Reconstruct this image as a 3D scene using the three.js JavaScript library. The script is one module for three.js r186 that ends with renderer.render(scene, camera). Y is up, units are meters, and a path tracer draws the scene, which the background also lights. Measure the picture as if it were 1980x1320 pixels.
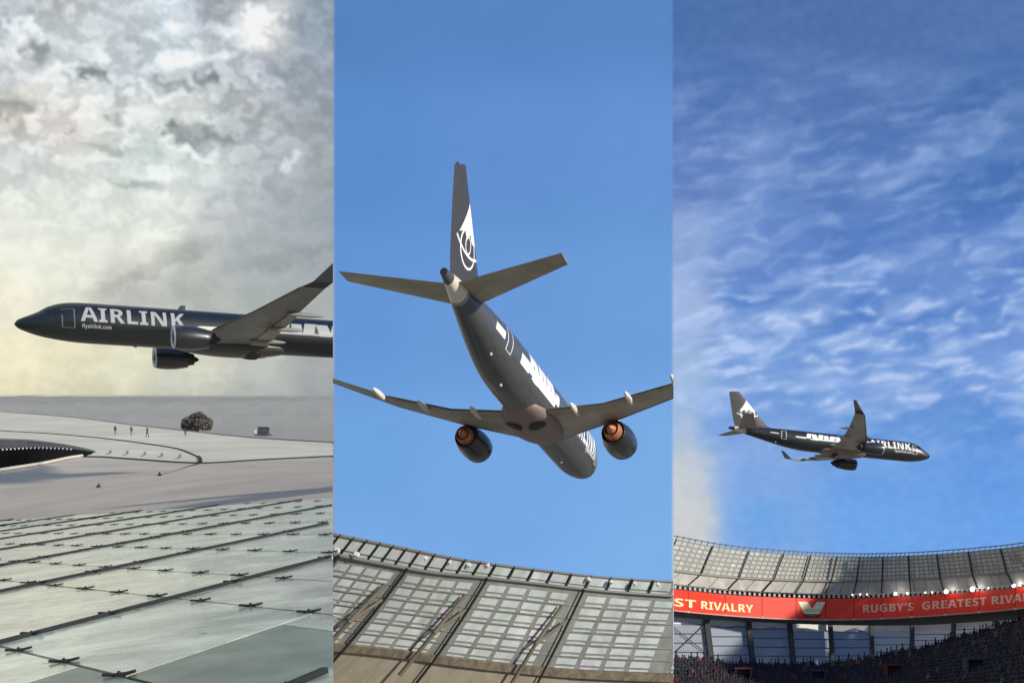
import * as THREE from 'three';
import { mergeGeometries, mergeVertices, toCreasedNormals } from 'three/addons/utils/BufferGeometryUtils.js';
import { MarchingCubes } from 'three/addons/objects/MarchingCubes.js';
import { createNoise2D, createNoise3D } from 'simplex-noise';

// ------------------------------------------------------------------ camera, sky, sun, exposure
const F = 2400, CX = 990, HY = 1335, EYE = 14;              // a level lens shifted upwards: the horizon lies just under the frame
const scene = new THREE.Scene();
const camera = new THREE.PerspectiveCamera(2 * Math.atan(660 / F) * 180 / Math.PI, 1980 / 1320, 0.5, 12000);
camera.position.set(0, EYE, 0);
camera.setViewOffset(1980, 1320, 0, 660 - HY, 1980, 1320);
const renderer = new THREE.WebGLRenderer({ antialias: true });
renderer.toneMapping = THREE.LinearToneMapping;
renderer.toneMappingExposure = 1;
renderer.shadowMap.enabled = true;

let seed = 7;
const rnd = () => { seed = (seed + 0x6d2b79f5) | 0; let t = Math.imul(seed ^ (seed >>> 15), 1 | seed); t = (t + Math.imul(t ^ (t >>> 7), 61 | t)) ^ t; return ((t ^ (t >>> 14)) >>> 0) / 4294967296; };
const n2 = createNoise2D(rnd), n3 = createNoise3D(rnd);
const clamp = (x, a = 0, b = 1) => Math.min(b, Math.max(a, x));
const sstep = (a, b, x) => { const t = clamp((x - a) / (b - a)); return t * t * (3 - 2 * t); };
const lerp = (a, b, t) => a + (b - a) * t;
const toLin = (c) => { c /= 255; return c <= 0.04045 ? c / 12.92 : Math.pow((c + 0.055) / 1.055, 2.4); };
const fbm = (x, y, o = 4) => { let s = 0, a = 0.5, n = 0; for (let i = 0; i < o; i++) { s += a * n2(x, y); n += a; x = x * 2.03 + 17.1; y = y * 2.03 - 9.7; a *= 0.52; } return s / n; };

// One sky all round: a broken cloud deck to the left, clear air ahead, thin high cloud to the right.
const EDGE1 = 643.5, EDGE2 = 1302.5;
const deckTones = [[0, 0, 168, 178, 184], [120, 10, 180, 186, 190], [250, 10, 186, 196, 202], [340, 20, 190, 200, 210], [430, 20, 150, 158, 166], [520, 60, 206, 205, 205], [600, 60, 138, 152, 166], [640, 30, 132, 146, 160],
  [30, 120, 200, 206, 208], [150, 110, 186, 194, 196], [250, 130, 190, 200, 204], [340, 110, 196, 208, 214], [440, 110, 178, 186, 192], [560, 150, 146, 156, 168], [640, 160, 140, 152, 164],
  [40, 220, 194, 192, 186], [140, 250, 212, 208, 204], [230, 230, 208, 214, 210], [340, 200, 206, 212, 210], [480, 200, 168, 174, 178], [620, 230, 148, 156, 164],
  [40, 320, 202, 208, 206], [160, 330, 206, 212, 208], [280, 310, 194, 206, 202], [400, 330, 200, 208, 208], [520, 300, 168, 178, 182], [640, 330, 148, 158, 164],
  [40, 420, 220, 224, 214], [180, 400, 214, 220, 212], [320, 400, 214, 220, 214], [440, 400, 180, 186, 188], [560, 400, 156, 166, 172], [640, 420, 148, 158, 166],
  [40, 500, 228, 232, 216], [160, 500, 222, 226, 214], [280, 480, 214, 218, 206], [380, 510, 178, 182, 178], [480, 500, 162, 170, 172], [640, 510, 150, 160, 164],
  [20, 580, 230, 225, 204], [120, 560, 218, 220, 204], [240, 560, 182, 184, 178], [380, 570, 170, 174, 170], [520, 570, 160, 168, 168], [640, 590, 164, 170, 168],
  [20, 690, 232, 224, 194], [120, 690, 226, 220, 190], [240, 700, 214, 212, 186], [380, 710, 206, 206, 190], [500, 710, 180, 184, 178], [640, 700, 158, 162, 164],
  [20, 755, 222, 215, 184], [160, 755, 204, 202, 176], [340, 755, 190, 192, 178], [500, 755, 170, 174, 170], [640, 755, 150, 156, 158], [0, 860, 180, 178, 166], [640, 860, 140, 146, 152]];
// soft patches that stand darker (d < 0) or brighter in the deck: x, y, half width, half height, tilt, d
const deckPatches = [[185, 148, 24, 11, 0.5, -46], [345, 168, 42, 10, 0.25, -40], [396, 150, 14, 26, 0, -44], [372, 262, 74, 26, 0.12, -42], [330, 250, 24, 14, 0.3, -24], [352, 286, 60, 9, 0.5, 42], [70, 100, 18, 16, 0.2, -40], [215, 288, 46, 10, 0.1, -26],
  [260, 355, 56, 9, 0, -26], [128, 254, 20, 5, 0, -50], [480, 60, 42, 34, -0.4, 46], [410, 60, 26, 24, 0.3, 34], [350, 115, 44, 22, 0, 28], [415, 125, 26, 22, 0.5, 26], [178, 105, 30, 18, 0.4, 22], [75, 215, 10, 26, 0.1, 34], [50, 55, 34, 24, 0.3, 30],
  [430, 80, 40, 14, 0.1, -30], [300, 330, 60, 14, 0, 14], [560, 320, 12, 20, 0.4, 30], [500, 150, 34, 7, 0.4, 34], [110, 150, 40, 26, 0.2, 22], [30, 210, 34, 16, 0, -26], [170, 190, 26, 18, 0, 18], [240, 190, 20, 10, 0.5, -18], [510, 25, 30, 10, 0.3, 40],
  [330, 40, 26, 30, 0, 18], [250, 60, 22, 12, 0.4, -14], [215, 225, 12, 9, 0.5, -30], [262, 262, 30, 10, 0, 16], [540, 500, 120, 14, -0.2, -8], [330, 500, 90, 16, -0.42, -14], [230, 545, 60, 10, -0.4, -10], [300, 455, 70, 10, -0.35, 12]];
const thinTones = [[1310, 20, 76, 112, 170], [1640, 20, 80, 112, 168], [1970, 20, 84, 116, 172], [1310, 180, 80, 116, 178], [1640, 180, 84, 118, 178], [1970, 180, 74, 112, 172], [1310, 330, 96, 128, 190], [1640, 330, 84, 120, 184], [1970, 330, 72, 114, 180],
  [1310, 470, 140, 164, 212], [1450, 470, 100, 136, 200], [1700, 470, 86, 126, 194], [1970, 470, 80, 122, 192], [1310, 600, 158, 178, 218], [1450, 600, 92, 134, 202], [1700, 600, 90, 132, 202], [1970, 600, 98, 138, 206],
  [1310, 720, 158, 184, 220], [1450, 720, 108, 150, 214], [1700, 720, 104, 146, 212], [1970, 720, 104, 146, 214], [1310, 820, 160, 186, 216], [1400, 820, 118, 160, 222], [1640, 820, 102, 150, 218], [1970, 820, 96, 146, 216],
  [1310, 920, 196, 206, 214], [1365, 920, 168, 190, 220], [1420, 920, 118, 162, 228], [1700, 920, 108, 160, 228], [1970, 920, 104, 156, 226], [1310, 1010, 206, 208, 206], [1355, 1010, 198, 204, 210], [1395, 1010, 122, 168, 232], [1450, 1010, 110, 164, 232], [1700, 1020, 112, 166, 234], [1970, 1020, 108, 162, 232], [1310, 1100, 204, 206, 206], [1970, 1100, 116, 168, 234]];
const clearTones = [[650, 0, 86, 131, 194], [970, 0, 88, 132, 196], [1300, 0, 90, 134, 198], [650, 300, 92, 140, 204], [970, 300, 98, 144, 208], [1300, 300, 102, 148, 212], [650, 600, 100, 150, 214], [970, 600, 106, 154, 216], [1300, 600, 110, 158, 220], [650, 900, 112, 164, 224], [970, 900, 118, 168, 228], [1300, 900, 122, 172, 230], [650, 1100, 122, 172, 232], [1300, 1100, 126, 176, 234]];
// mean of the tones nearest to a direction, as a coarse grid that is then read between its knots
function toneGrid(list, x0, x1, y0, y1, w, h, sx, sy) {
  const g = new Float32Array(w * h * 3);
  for (let j = 0; j < h; j++) for (let i = 0; i < w; i++) {
    const x = lerp(x0, x1, i / (w - 1)), y = lerp(y0, y1, j / (h - 1)); let r = 0, gg = 0, b = 0, s = 0;
    for (const t of list) { const q = ((t[0] - x) / sx) ** 2 + ((t[1] - y) / sy) ** 2, k = 1 / (q * q + 0.02); r += k * t[2]; gg += k * t[3]; b += k * t[4]; s += k; }
    const o = (j * w + i) * 3; g[o] = r / s; g[o + 1] = gg / s; g[o + 2] = b / s;
  }
  return (x, y, out) => {
    const fx = clamp((x - x0) / (x1 - x0)) * (w - 1.001), fy = clamp((y - y0) / (y1 - y0)) * (h - 1.001), i = fx | 0, j = fy | 0, u = fx - i, v = fy - j, o = (j * w + i) * 3;
    for (let c = 0; c < 3; c++) out[c] = lerp(lerp(g[o + c], g[o + 3 + c], u), lerp(g[o + w * 3 + c], g[o + w * 3 + 3 + c], u), v);
  };
}
const deckAt = toneGrid(deckTones, -10, 650, -10, 870, 60, 80, 100, 80), thinAt = toneGrid(thinTones, 1300, 1980, 0, 1110, 60, 90, 120, 90), clearAt = toneGrid(clearTones, 640, 1310, 0, 1110, 20, 30, 320, 260);
function makeSky() {
  const W = 4096, H = 2048, data = new Float32Array(W * H * 4), c = [0, 0, 0], d = [0, 0, 0];
  for (let j = 0; j < H; j++) {
    const e = ((j + 0.5) / H - 0.5) * Math.PI, te = Math.tan(clamp(e, -0.02, 0.95));
    if (e < -0.02) { for (let i = 0; i < W; i++) { const o = (j * W + i) * 4; data[o] = 0.16; data[o + 1] = 0.22; data[o + 2] = 0.3; data[o + 3] = 1; } continue; }
    for (let i = 0; i < W; i++) {
      let a = (i + 0.5) / W * 2 * Math.PI - Math.PI / 2; if (a > Math.PI) a -= 2 * Math.PI;
      const aa = clamp(a, -0.55, 0.55), x = CX + F * (Math.tan(aa) + (a - aa) * 1.38), y = HY - F * te / Math.cos(aa);
      // which of the three kinds of air lies this way; behind the viewer they run into one another
      const back = sstep(1.7, 2.6, Math.abs(a));
      const left = x < EDGE1, right = x > EDGE2;
      if (left) {
        deckAt(x, y, c);
        const hi = sstep(520, 180, y), wx = x + 30 * fbm(x / 90, y / 60, 3) + 5 * n2(x / 22, y / 18), wy = y + 20 * fbm(x / 84 + 40, y / 60, 3) + 4 * n2(x / 20 + 9, y / 16);
        let p = 0;
        for (const t of deckPatches) { const ux = wx - t[0], uy = wy - t[1]; if (Math.abs(ux) > 220 || Math.abs(uy) > 120) continue; const cs = Math.cos(t[4]), sn = Math.sin(t[4]), q = ((ux * cs + uy * sn) / t[2]) ** 2 + ((-ux * sn + uy * cs) / t[3]) ** 2; if (q < 4) p += t[5] * sstep(1.9, 0.35, q); }
        const bill = fbm(wx / 95, wy / 60, 3), lump = sstep(-0.14, 0.2, fbm(wx / 82 + 5, wy / 48, 3)) - 0.5, curl = sstep(0.05, 0.3, fbm(wx / 44 + 9, wy / 30 + 4, 3)), veil = fbm(x / 210 + 3, y / 90, 4), calm = lerp(0.25, 1, hi), east = lerp(1, 0.5, sstep(430, 640, x));
        const v = p * (1.1 + 0.3 * bill) + calm * east * (16 * bill + 26 * lump + 13 * curl) + 8 * veil + 9;
        const low = sstep(760, 775, y);                     // grey haze lies along the foot of the deck
        for (let k = 0; k < 3; k++) c[k] = clamp(c[k] + v * [1, 0.98, 0.95][k], 60, 244);
        if (low > 0) { c[0] = lerp(c[0], 150, low); c[1] = lerp(c[1], 152, low); c[2] = lerp(c[2], 152, low); }
      } else if (right) {
        thinAt(x, y, c);
        const tx = x + y * 0.25, wy = y + 14 * fbm(x / 190, y / 120, 2) + 0.16 * (x - 1640), wx = tx + 26 * fbm(x / 170 + 8, y / 110 + 3, 2);
        const body = fbm(wx / 260, wy / 80, 4), fine = fbm(wx / 120 + 20, wy / 36, 4), where = sstep(40, 300, y) * sstep(1000, 770, y), much = sstep(430, 640, y) * sstep(850, 740, y);
        let m = 0.42 * sstep(-0.25, 0.6, body * 0.7 + fine * 0.6 + 0.16 * much) * (0.5 * where + 0.55 * much + 0.1) + 0.18 * where * sstep(-0.3, 0.5, fbm(wx / 330 + 4, wy / 150, 3) + 0.12 * much) + 0.34 * (0.3 + much) * sstep(0.1, 0.6, fine) * where;
        m *= sstep(1020, 860, y);
        const bank = sstep(1400, 1352, x + 26 * fbm(x / 70, y / 70, 4) + 26 * sstep(930, 800, y)) * sstep(780, 1000, y + 40 * fbm(x / 60, y / 50, 3));
        for (let k = 0; k < 3; k++) c[k] = lerp(lerp(c[k], [178, 200, 240][k], clamp(m * 1.1)), [204, 207, 208][k], bank * 0.85);
        const mott = 5 * fbm(x / 40, y / 30, 3); for (let k = 0; k < 3; k++) c[k] += mott;
      } else {
        clearAt(x, y, c); const mott = 1.2 * fbm(x / 160, y / 120, 2); for (let k = 0; k < 3; k++) c[k] += mott;
      }
      if (back > 0) { clearAt(970, y, d); for (let k = 0; k < 3; k++) c[k] = lerp(c[k], lerp(d[k], 190, 0.3), back); }
      const o = (j * W + i) * 4;
      data[o] = toLin(c[0]); data[o + 1] = toLin(c[1]); data[o + 2] = toLin(c[2]); data[o + 3] = 1;
    }
  }
  const t = new THREE.DataTexture(data, W, H, THREE.RGBAFormat, THREE.FloatType);
  t.mapping = THREE.EquirectangularReflectionMapping; t.magFilter = THREE.LinearFilter; t.needsUpdate = true;
  return t;
}
const sky = makeSky();
scene.background = sky; scene.environment = sky;

const SUN = new THREE.Vector3(0.83, 0.32, 0.46).normalize();
const sun = new THREE.DirectionalLight(new THREE.Color(1, 0.93, 0.8), 4.8);
sun.position.copy(SUN).multiplyScalar(400).add(new THREE.Vector3(10, 20, -120)); sun.target.position.set(10, 20, -120);
sun.castShadow = true; sun.shadow.radius = 6; sun.shadow.mapSize.set(4096, 4096);
Object.assign(sun.shadow.camera, { left: -220, right: 220, top: 220, bottom: -220, near: 1, far: 1200 });
scene.add(sun, sun.target);

// ------------------------------------------------------------------ helpers
const V = (x, y, z) => new THREE.Vector3(x, y, z);
const at = (px, py, depth) => V((px - CX) / F * depth, EYE + (HY - py) / F * depth, -depth);
const curve = (pts) => (x) => { // smooth reading of a list of [x, y]
  let i = 0; while (i < pts.length - 2 && x > pts[i + 1][0]) i++;
  const p = (k) => pts[clamp(k, 0, pts.length - 1)], [x0, y0] = p(i), [x1, y1] = p(i + 1), t = (x - x0) / (x1 - x0);
  const m0 = (p(i + 1)[1] - p(i - 1)[1]) / (p(i + 1)[0] - p(i - 1)[0]) * (x1 - x0), m1 = (p(i + 2)[1] - p(i)[1]) / (p(i + 2)[0] - p(i)[0]) * (x1 - x0);
  if (t < 0) return y0 + m0 * t; if (t > 1) return y1 + m1 * (t - 1);
  const t2 = t * t, t3 = t2 * t; return (2 * t3 - 3 * t2 + 1) * y0 + (t3 - 2 * t2 + t) * m0 + (-2 * t3 + 3 * t2) * y1 + (t3 - t2) * m1;
};
const used = {};
function numbered(name) { const k = used[name] = (used[name] ?? -1) + 1; return k ? name + '_' + String(k).padStart(3, '0') : name; }
function mesh(name, geo, mat, parent) {
  const m = new THREE.Mesh(geo, mat); m.castShadow = m.receiveShadow = true; m.name = parent ? name : numbered(name); (parent ?? scene).add(m); return m;
}
function tag(o, label, category, group) { Object.assign(o.userData, { label, category }); if (group) o.userData.group = group; return o; }
function thing(name, label, category, pos = V(0, 0, 0), group) { const g = new THREE.Group(); g.name = numbered(name); g.position.copy(pos); scene.add(g); return tag(g, label, category, group); }
function structure(o) { o.userData.kind = 'structure'; return o; }
function stuff(o) { o.userData.kind = 'stuff'; return o; }
function soup(tris, uvs) { // flat shaded triangles from a list of points
  const g = new THREE.BufferGeometry(), p = new Float32Array(tris.length * 3);
  tris.forEach((v, i) => { p[i * 3] = v.x; p[i * 3 + 1] = v.y; p[i * 3 + 2] = v.z; });
  g.setAttribute('position', new THREE.BufferAttribute(p, 3));
  g.setAttribute('uv', new THREE.BufferAttribute(uvs ? new Float32Array(uvs.flat()) : new Float32Array(tris.length * 2), 2));
  g.computeVertexNormals(); return g;
}
// A plate from a ring of corners, `thick` deep along `into`, with uv in metres on its face
function plate(ring, into, thick) {
  const n = ring.length, back = ring.map((p) => p.clone().addScaledVector(into, thick)), t = [], uv = [];
  const ex = ring[1].clone().sub(ring[0]).normalize(), nn = into.clone().normalize(), ey = new THREE.Vector3().crossVectors(nn, ex);
  const m = (p) => [p.dot(ex), p.dot(ey)], put = (...v) => v.forEach((p) => { t.push(p); uv.push(m(p)); });
  for (let i = 1; i < n - 1; i++) { put(ring[0], ring[i], ring[i + 1]); put(back[0], back[i + 1], back[i]); }
  for (let i = 0; i < n; i++) { const j = (i + 1) % n; put(ring[i], back[i], back[j]); put(ring[i], back[j], ring[j]); }
  const g = soup(t, uv);
  const a = new THREE.Vector3().subVectors(ring[1], ring[0]).cross(new THREE.Vector3().subVectors(ring[2], ring[0]));
  if (a.dot(into) > 0) { flip(g); }
  return g;
}
function flip(g) { for (const k of ['position', 'uv']) { const a = g.attributes[k], s = a.itemSize; for (let i = 0; i < a.count; i += 3) for (let c = 0; c < s; c++) { const x = a.array[(i + 1) * s + c]; a.array[(i + 1) * s + c] = a.array[(i + 2) * s + c]; a.array[(i + 2) * s + c] = x; } } g.computeVertexNormals(); }
function bar(a, b, w, h = w, up = V(0, 1, 0)) { // a square bar from a to b
  const d = b.clone().sub(a), len = d.length(), g = new THREE.BoxGeometry(w, h, len), z = d.normalize(), x = new THREE.Vector3().crossVectors(up, z).normalize(), y = new THREE.Vector3().crossVectors(z, x);
  return g.applyMatrix4(new THREE.Matrix4().makeBasis(x, y, z).setPosition(a.clone().add(b).multiplyScalar(0.5)));
}
const tube = (pts, r, seg = 40, rad = 8) => new THREE.TubeGeometry(new THREE.CatmullRomCurve3(pts), seg, r, rad);
const round = (a, b, r0, r1 = r0, seg = 10) => { const d = b.clone().sub(a), g = new THREE.CylinderGeometry(r1, r0, d.length(), seg); return g.applyQuaternion(new THREE.Quaternion().setFromUnitVectors(V(0, 1, 0), d.clone().normalize())).translate(...a.clone().add(b).multiplyScalar(0.5).toArray()); };

// Ends a thing at the upright plane that runs from the viewer along the column px; side 1 keeps what lies to its left
function trim(root, px, side) {
  scene.updateMatrixWorld(true);
  const k = (px - CX) / F, gone = [];
  root.traverse((m) => {
    if (!m.isMesh || m.isInstancedMesh) return;
    const g = m.geometry.index ? m.geometry.toNonIndexed() : m.geometry, p = g.attributes.position, n = g.attributes.normal, uv = g.attributes.uv, w = new THREE.Vector3(), f = [];
    for (let i = 0; i < p.count; i++) { w.fromBufferAttribute(p, i).applyMatrix4(m.matrixWorld); f.push(side * (k * -w.z - w.x)); }
    if (f.every((x) => x >= 0)) return;
    const P = [], N = [], U = [], put = (i, j, t) => { for (let c = 0; c < 3; c++) { P.push(lerp(p.array[i * 3 + c], p.array[j * 3 + c], t)); N.push(lerp(n.array[i * 3 + c], n.array[j * 3 + c], t)); } for (let c = 0; c < 2; c++) U.push(uv ? lerp(uv.array[i * 2 + c], uv.array[j * 2 + c], t) : 0); };
    for (let i = 0; i < p.count; i += 3) {
      const ring = [];
      for (let e = 0; e < 3; e++) { const a = i + e, b = i + (e + 1) % 3; if (f[a] >= 0) ring.push([a, a, 0]); if ((f[a] >= 0) !== (f[b] >= 0)) ring.push([a, b, f[a] / (f[a] - f[b])]); }
      for (let e = 1; e + 1 < ring.length; e++) { put(...ring[0]); put(...ring[e]); put(...ring[e + 1]); }
    }
    if (!P.length) { gone.push(m); return; }
    m.geometry = new THREE.BufferGeometry(); m.geometry.setAttribute('position', new THREE.Float32BufferAttribute(P, 3)); m.geometry.setAttribute('normal', new THREE.Float32BufferAttribute(N, 3)); m.geometry.setAttribute('uv', new THREE.Float32BufferAttribute(U, 2));
  });
  for (const m of gone) if (!m.children.some((c) => !gone.includes(c))) m.removeFromParent(); else m.geometry = m.children.find((c) => !gone.includes(c)).geometry;
}

// grey noise textures, shared: value around `mid`, coarse and fine
function noiseTex(size, f0, mid, amp, oct = 5, repeat = 1, sx = 1) {
  const d = new Uint8Array(size * size * 4);
  for (let j = 0; j < size; j++) for (let i = 0; i < size; i++) {
    const u = i / size * 2 * Math.PI, v = j / size * 2 * Math.PI, r = f0 / 6.2832; let s = 0, a = 1, n = 0, k = 1;
    for (let o = 0; o < oct; o++) { s += a * n3(Math.cos(u) * r * k * sx + 31 * o, Math.sin(u) * r * k * sx + Math.cos(v) * r * k, Math.sin(v) * r * k); n += a; a *= 0.6; k *= 2; }
    const c = clamp(mid + amp * s / n, 0, 1) * 255, o = (j * size + i) * 4; d[o] = d[o + 1] = d[o + 2] = c; d[o + 3] = 255;
  }
  const t = new THREE.DataTexture(d, size, size); t.wrapS = t.wrapT = THREE.RepeatWrapping; t.magFilter = THREE.LinearFilter; t.repeat.set(repeat, repeat); t.needsUpdate = true; return t;
}
const grime = noiseTex(512, 5, 0.84, 0.36, 6, 0.09), weather = noiseTex(512, 6, 0.84, 0.3, 6, 0.25), patchy = noiseTex(256, 4, 0.8, 0.35, 5, 1), rough = noiseTex(256, 6, 0.55, 0.5, 4, 0.4);
grime.colorSpace = weather.colorSpace = patchy.colorSpace = THREE.SRGBColorSpace;
const ORD = ['leftmost', 'second from the left', 'third from the left', 'fourth from the left', 'fifth from the left', 'sixth from the left', 'seventh from the left', 'eighth from the left', 'ninth from the left', 'rightmost'];
const ordinal = (k, n) => k === n - 1 ? 'rightmost' : ORD[k];
const std = (r, g, b, roughness = 0.6, more = {}) => { const m = new THREE.MeshStandardMaterial({ roughness, ...more }); m.color.setRGB(r, g, b); return m; };
const phys = (r, g, b, roughness, more = {}) => { const m = new THREE.MeshPhysicalMaterial({ roughness, ...more }); m.color.setRGB(r, g, b); return m; };

const planeGrime = noiseTex(256, 3, 0.88, 0.16, 5, 0.12); planeGrime.colorSpace = THREE.SRGBColorSpace;
const softGrime = noiseTex(256, 3, 0.9, 0.12, 5, 0.016); softGrime.colorSpace = THREE.SRGBColorSpace;

// ------------------------------------------------------------------ ground, and an added hillside in place of the sea
{
  const m = std(0.44, 0.41, 0.35, 0.95, { map: patchy.clone() }); m.map.repeat.set(0.02, 0.02);
  const g = new THREE.PlaneGeometry(9000, 9000).rotateX(-Math.PI / 2), uv = g.attributes.uv; for (let i = 0; i < uv.count; i++) uv.setXY(i, uv.getX(i) * 9000, uv.getY(i) * 9000);
  structure(mesh('ground', g, m));
}
const hillPy = (D, px) => 754 + 27000 / D + Math.min(1, D / 900) * (3.2 * fbm(px / 110, D / 400, 4)) + (D < 292 ? (292 - D) * 1.2 : 0) + (D > 2300 ? (D - 2300) * 0.4 : 0);
{
  const cols = 90, rows = 60, t = [], uv = [], P = [];
  for (let j = 0; j <= rows; j++) { const D = 60 * Math.pow(2600 / 60, j / rows); for (let i = 0; i <= cols; i++) { const px = -1500 + (643 + 1500) * i / cols, p = at(px, hillPy(D, px), D); p.y = Math.max(p.y, -1); P.push(p); } }
  const put = (...v) => v.forEach((p) => { t.push(p); uv.push([p.x / 60, p.z / 60]); }), q = (i, j) => P[j * (cols + 1) + i];
  for (let j = 0; j < rows; j++) {
    for (let i = 0; i < cols; i++) { put(q(i, j), q(i + 1, j), q(i + 1, j + 1)); put(q(i, j), q(i + 1, j + 1), q(i, j + 1)); }
    const a = q(cols, j), b = q(cols, j + 1), a0 = V(a.x, -1, a.z), b0 = V(b.x, -1, b.z); put(a, a0, b0); put(a, b0, b);   // the steep flank on the right
  }
  const g = mergeVertices(soup(t, uv)); g.deleteAttribute('normal'); g.computeVertexNormals();
  structure(mesh('hills_for_sea', g, std(0.4, 0.385, 0.345, 0.95, { map: softGrime })));  // made-up slope that fills the grey band of distant sea
}

// ------------------------------------------------------------------ glass roof in the left foreground
const nearInv = (px, py) => (py - (937 - 0.0998 * px)) / 6512, farInv = (py) => (py - 765) / 18667;
const onNear = (px, py) => at(px, py, 1 / nearInv(px, py)), onFar = (px, py) => at(px, py, 1 / farInv(py));
const crestY = (px) => 1005 - 0.067 * px;
const roofGlass = [0, 1, 2, 3].map((k) => phys(0.69 + 0.02 * (k % 2), 0.735 + 0.012 * k, 0.585 + 0.015 * (k % 3), 0.3 + 0.05 * k, { map: grime, roughnessMap: rough, clearcoat: 0.4, clearcoatRoughness: 0.15 }));
const roofGlassReflection = phys(0.17, 0.24, 0.17, 0.3, { map: grime });  // dark green tint stands for a reflection on the pale glass
const darkMetal = std(0.012, 0.013, 0.012, 0.75), midMetal = std(0.14, 0.14, 0.13, 0.5), paleMetal = std(0.7, 0.7, 0.66, 0.45);
const membrane = std(0.75, 0.69, 0.56, 0.6, { map: softGrime }), apronMat = std(0.57, 0.49, 0.41, 0.6, { map: softGrime });
const leftRoof = thing('glass_roof', 'pale green glass roof of large panels with rows of dark clamps in the foreground', 'roof', V(0, EYE, 0));
{
  const O = onNear(320, 1161), ray = (px, py) => V((px - CX) / F, (HY - py) / F, -1).normalize(), e1 = ray(1910, 937 - 0.0998 * 1910), e2 = ray(-900, 937 + 0.0998 * 900).negate();
  const N = new THREE.Vector3().crossVectors(e1, e2).normalize(); if (N.y < 0) N.negate();
  O.y -= EYE;
  const P = (a, b) => O.clone().addScaledVector(e1, a).addScaledVector(e2, b);
  // keep what lies left of the roof's edge, behind the near end and before the crest
  const keep = [(p) => -(p.x + (990 - 643) / F * -p.z), (p) => p.x - (-160 - 990) / F * -p.z, (p) => { const w = -p.z; return (HY * w - F * p.y) - (1005 * w - 0.067 * (CX * w + F * p.x)); }, (p) => 1430 * -p.z - (HY * -p.z - F * p.y)];
  const cut = (ring) => { for (const f of keep) { const out = []; ring.forEach((p, i) => { const q = ring[(i + 1) % ring.length], a = f(p), b = f(q); if (a >= 0) out.push(p); if ((a >= 0) !== (b >= 0)) out.push(p.clone().lerp(q, a / (a - b))); }); ring = out; if (!ring.length) break; } return ring.length > 2 ? ring : null; };
  const seen = (p) => keep.every((f) => f(p) > 0);
  const rows = [-17, -13.2, -9.1, -4.8, 0.3, 3.5, 7.9, 12.2, 16.5, 20.8, 25.1, 29.4, 33.7, 38, 42.3], lines = [36, 27, 18.2, 9.5, 0, -8.85, -17.7, -26.5, -35.4, -44.2, -53.1, -62, -71];
  const down = N.clone().negate();
  const pane = (name, a0, a1, b0, b1, mat) => { const r = cut([P(a0, b0), P(a1, b0), P(a1, b1), P(a0, b1)]); if (r) mesh(name, plate(r, down, 0.06), mat, leftRoof); };
  for (let i = 0; i + 1 < rows.length; i++) for (let j = 0; j + 1 < lines.length; j++) {
    const m = roofGlass[(i * 7 + j * 3) % 4], a0 = rows[i] + 0.05, a1 = rows[i + 1] - 0.05, b0 = lines[j] - 0.06, b1 = lines[j + 1] + 0.06;
    if (i === 3 && j === 3) { // darker panes here paint in a dark reflection lying across the panel
      const mid = 5.9; pane('glass_panel', a0, a1, mid - 0.02, b1, m); pane('glass_panel', a0, a1 - 1.1, b0, mid + 0.02, roofGlassReflection); pane('glass_panel', a1 - 1.06, a1, b0, mid + 0.02, m);
    } else if (i === 2 && j === 3) { const mid = 4.2; pane('glass_panel', a0, a1, mid - 0.02, b1, m); pane('glass_panel', a0, a1, b0, mid + 0.02, roofGlassReflection); }
    else pane('glass_panel', a0, a1, b0, b1, m);
  }
  // steel under the joints, and the dark gaskets on the long joints
  const up = (p, h) => p.clone().addScaledVector(N, h);
  for (const b of lines) {
    const A = [];
    for (let a = -17; a <= 42; a += 0.5) if (seen(P(a, b))) A.push(a);
    if (A.length > 2) { const w = 0.075 + 0.012 * Math.abs(b) / 9; mesh('long_gasket', bar(up(P(A[0], b), 0.02), up(P(A[A.length - 1], b), 0.02), w, 0.1, N), darkMetal, leftRoof); }
  }
  for (const a of rows) {
    const B = [];
    for (let b = -71; b <= 36; b += 0.5) if (seen(P(a, b))) B.push(b);
    if (B.length > 2) mesh('cross_rail', bar(up(P(a, B[0]), -0.09), up(P(a, B[B.length - 1]), -0.09), 0.16, 0.1, N), midMetal, leftRoof);
  }
  // clamps: a shallow winged saddle with a bolt
  const wing = (s) => new THREE.BoxGeometry(0.21, 0.03, 0.1).rotateZ(s * 0.13).translate(s * 0.1, 0.025, 0);
  const clampGeo = mergeGeometries([wing(-1), wing(1), new THREE.BoxGeometry(0.1, 0.04, 0.12).translate(0, 0.015, 0), new THREE.CylinderGeometry(0.02, 0.026, 0.035, 8).translate(0, 0.045, 0)]);
  const place = (p, dir, s) => { const x = dir.clone(), z = new THREE.Vector3().crossVectors(x, N).normalize(), m = mesh('clamp', clampGeo, darkMetal, leftRoof); x.crossVectors(N, z).normalize(); m.setRotationFromMatrix(new THREE.Matrix4().makeBasis(x, N, z)); m.position.copy(p); m.scale.setScalar(s * (0.93 + 0.14 * rnd())); m.rotateY(0.24 * (rnd() - 0.5)); };
  const flat = V(1, 0, 0).addScaledVector(N, -N.x).normalize();
  let count = 0;
  for (const a of rows) if (a < 31) for (let k = -31; k < 10; k++) { const b = 1.3 + k * 2.21, p = P(a, b); if (seen(p) && count < 230) { count++; place(p, flat, a > 6 ? 1.05 : 1); } }
  for (const b of lines) if (b < 12 && b > -20) for (let a = -16.7; a < 14; a += 2.13) { const p = P(a, b); if (seen(p) && rnd() < 0.8) place(up(p, 0.03), flat, 0.95); }
}
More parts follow.
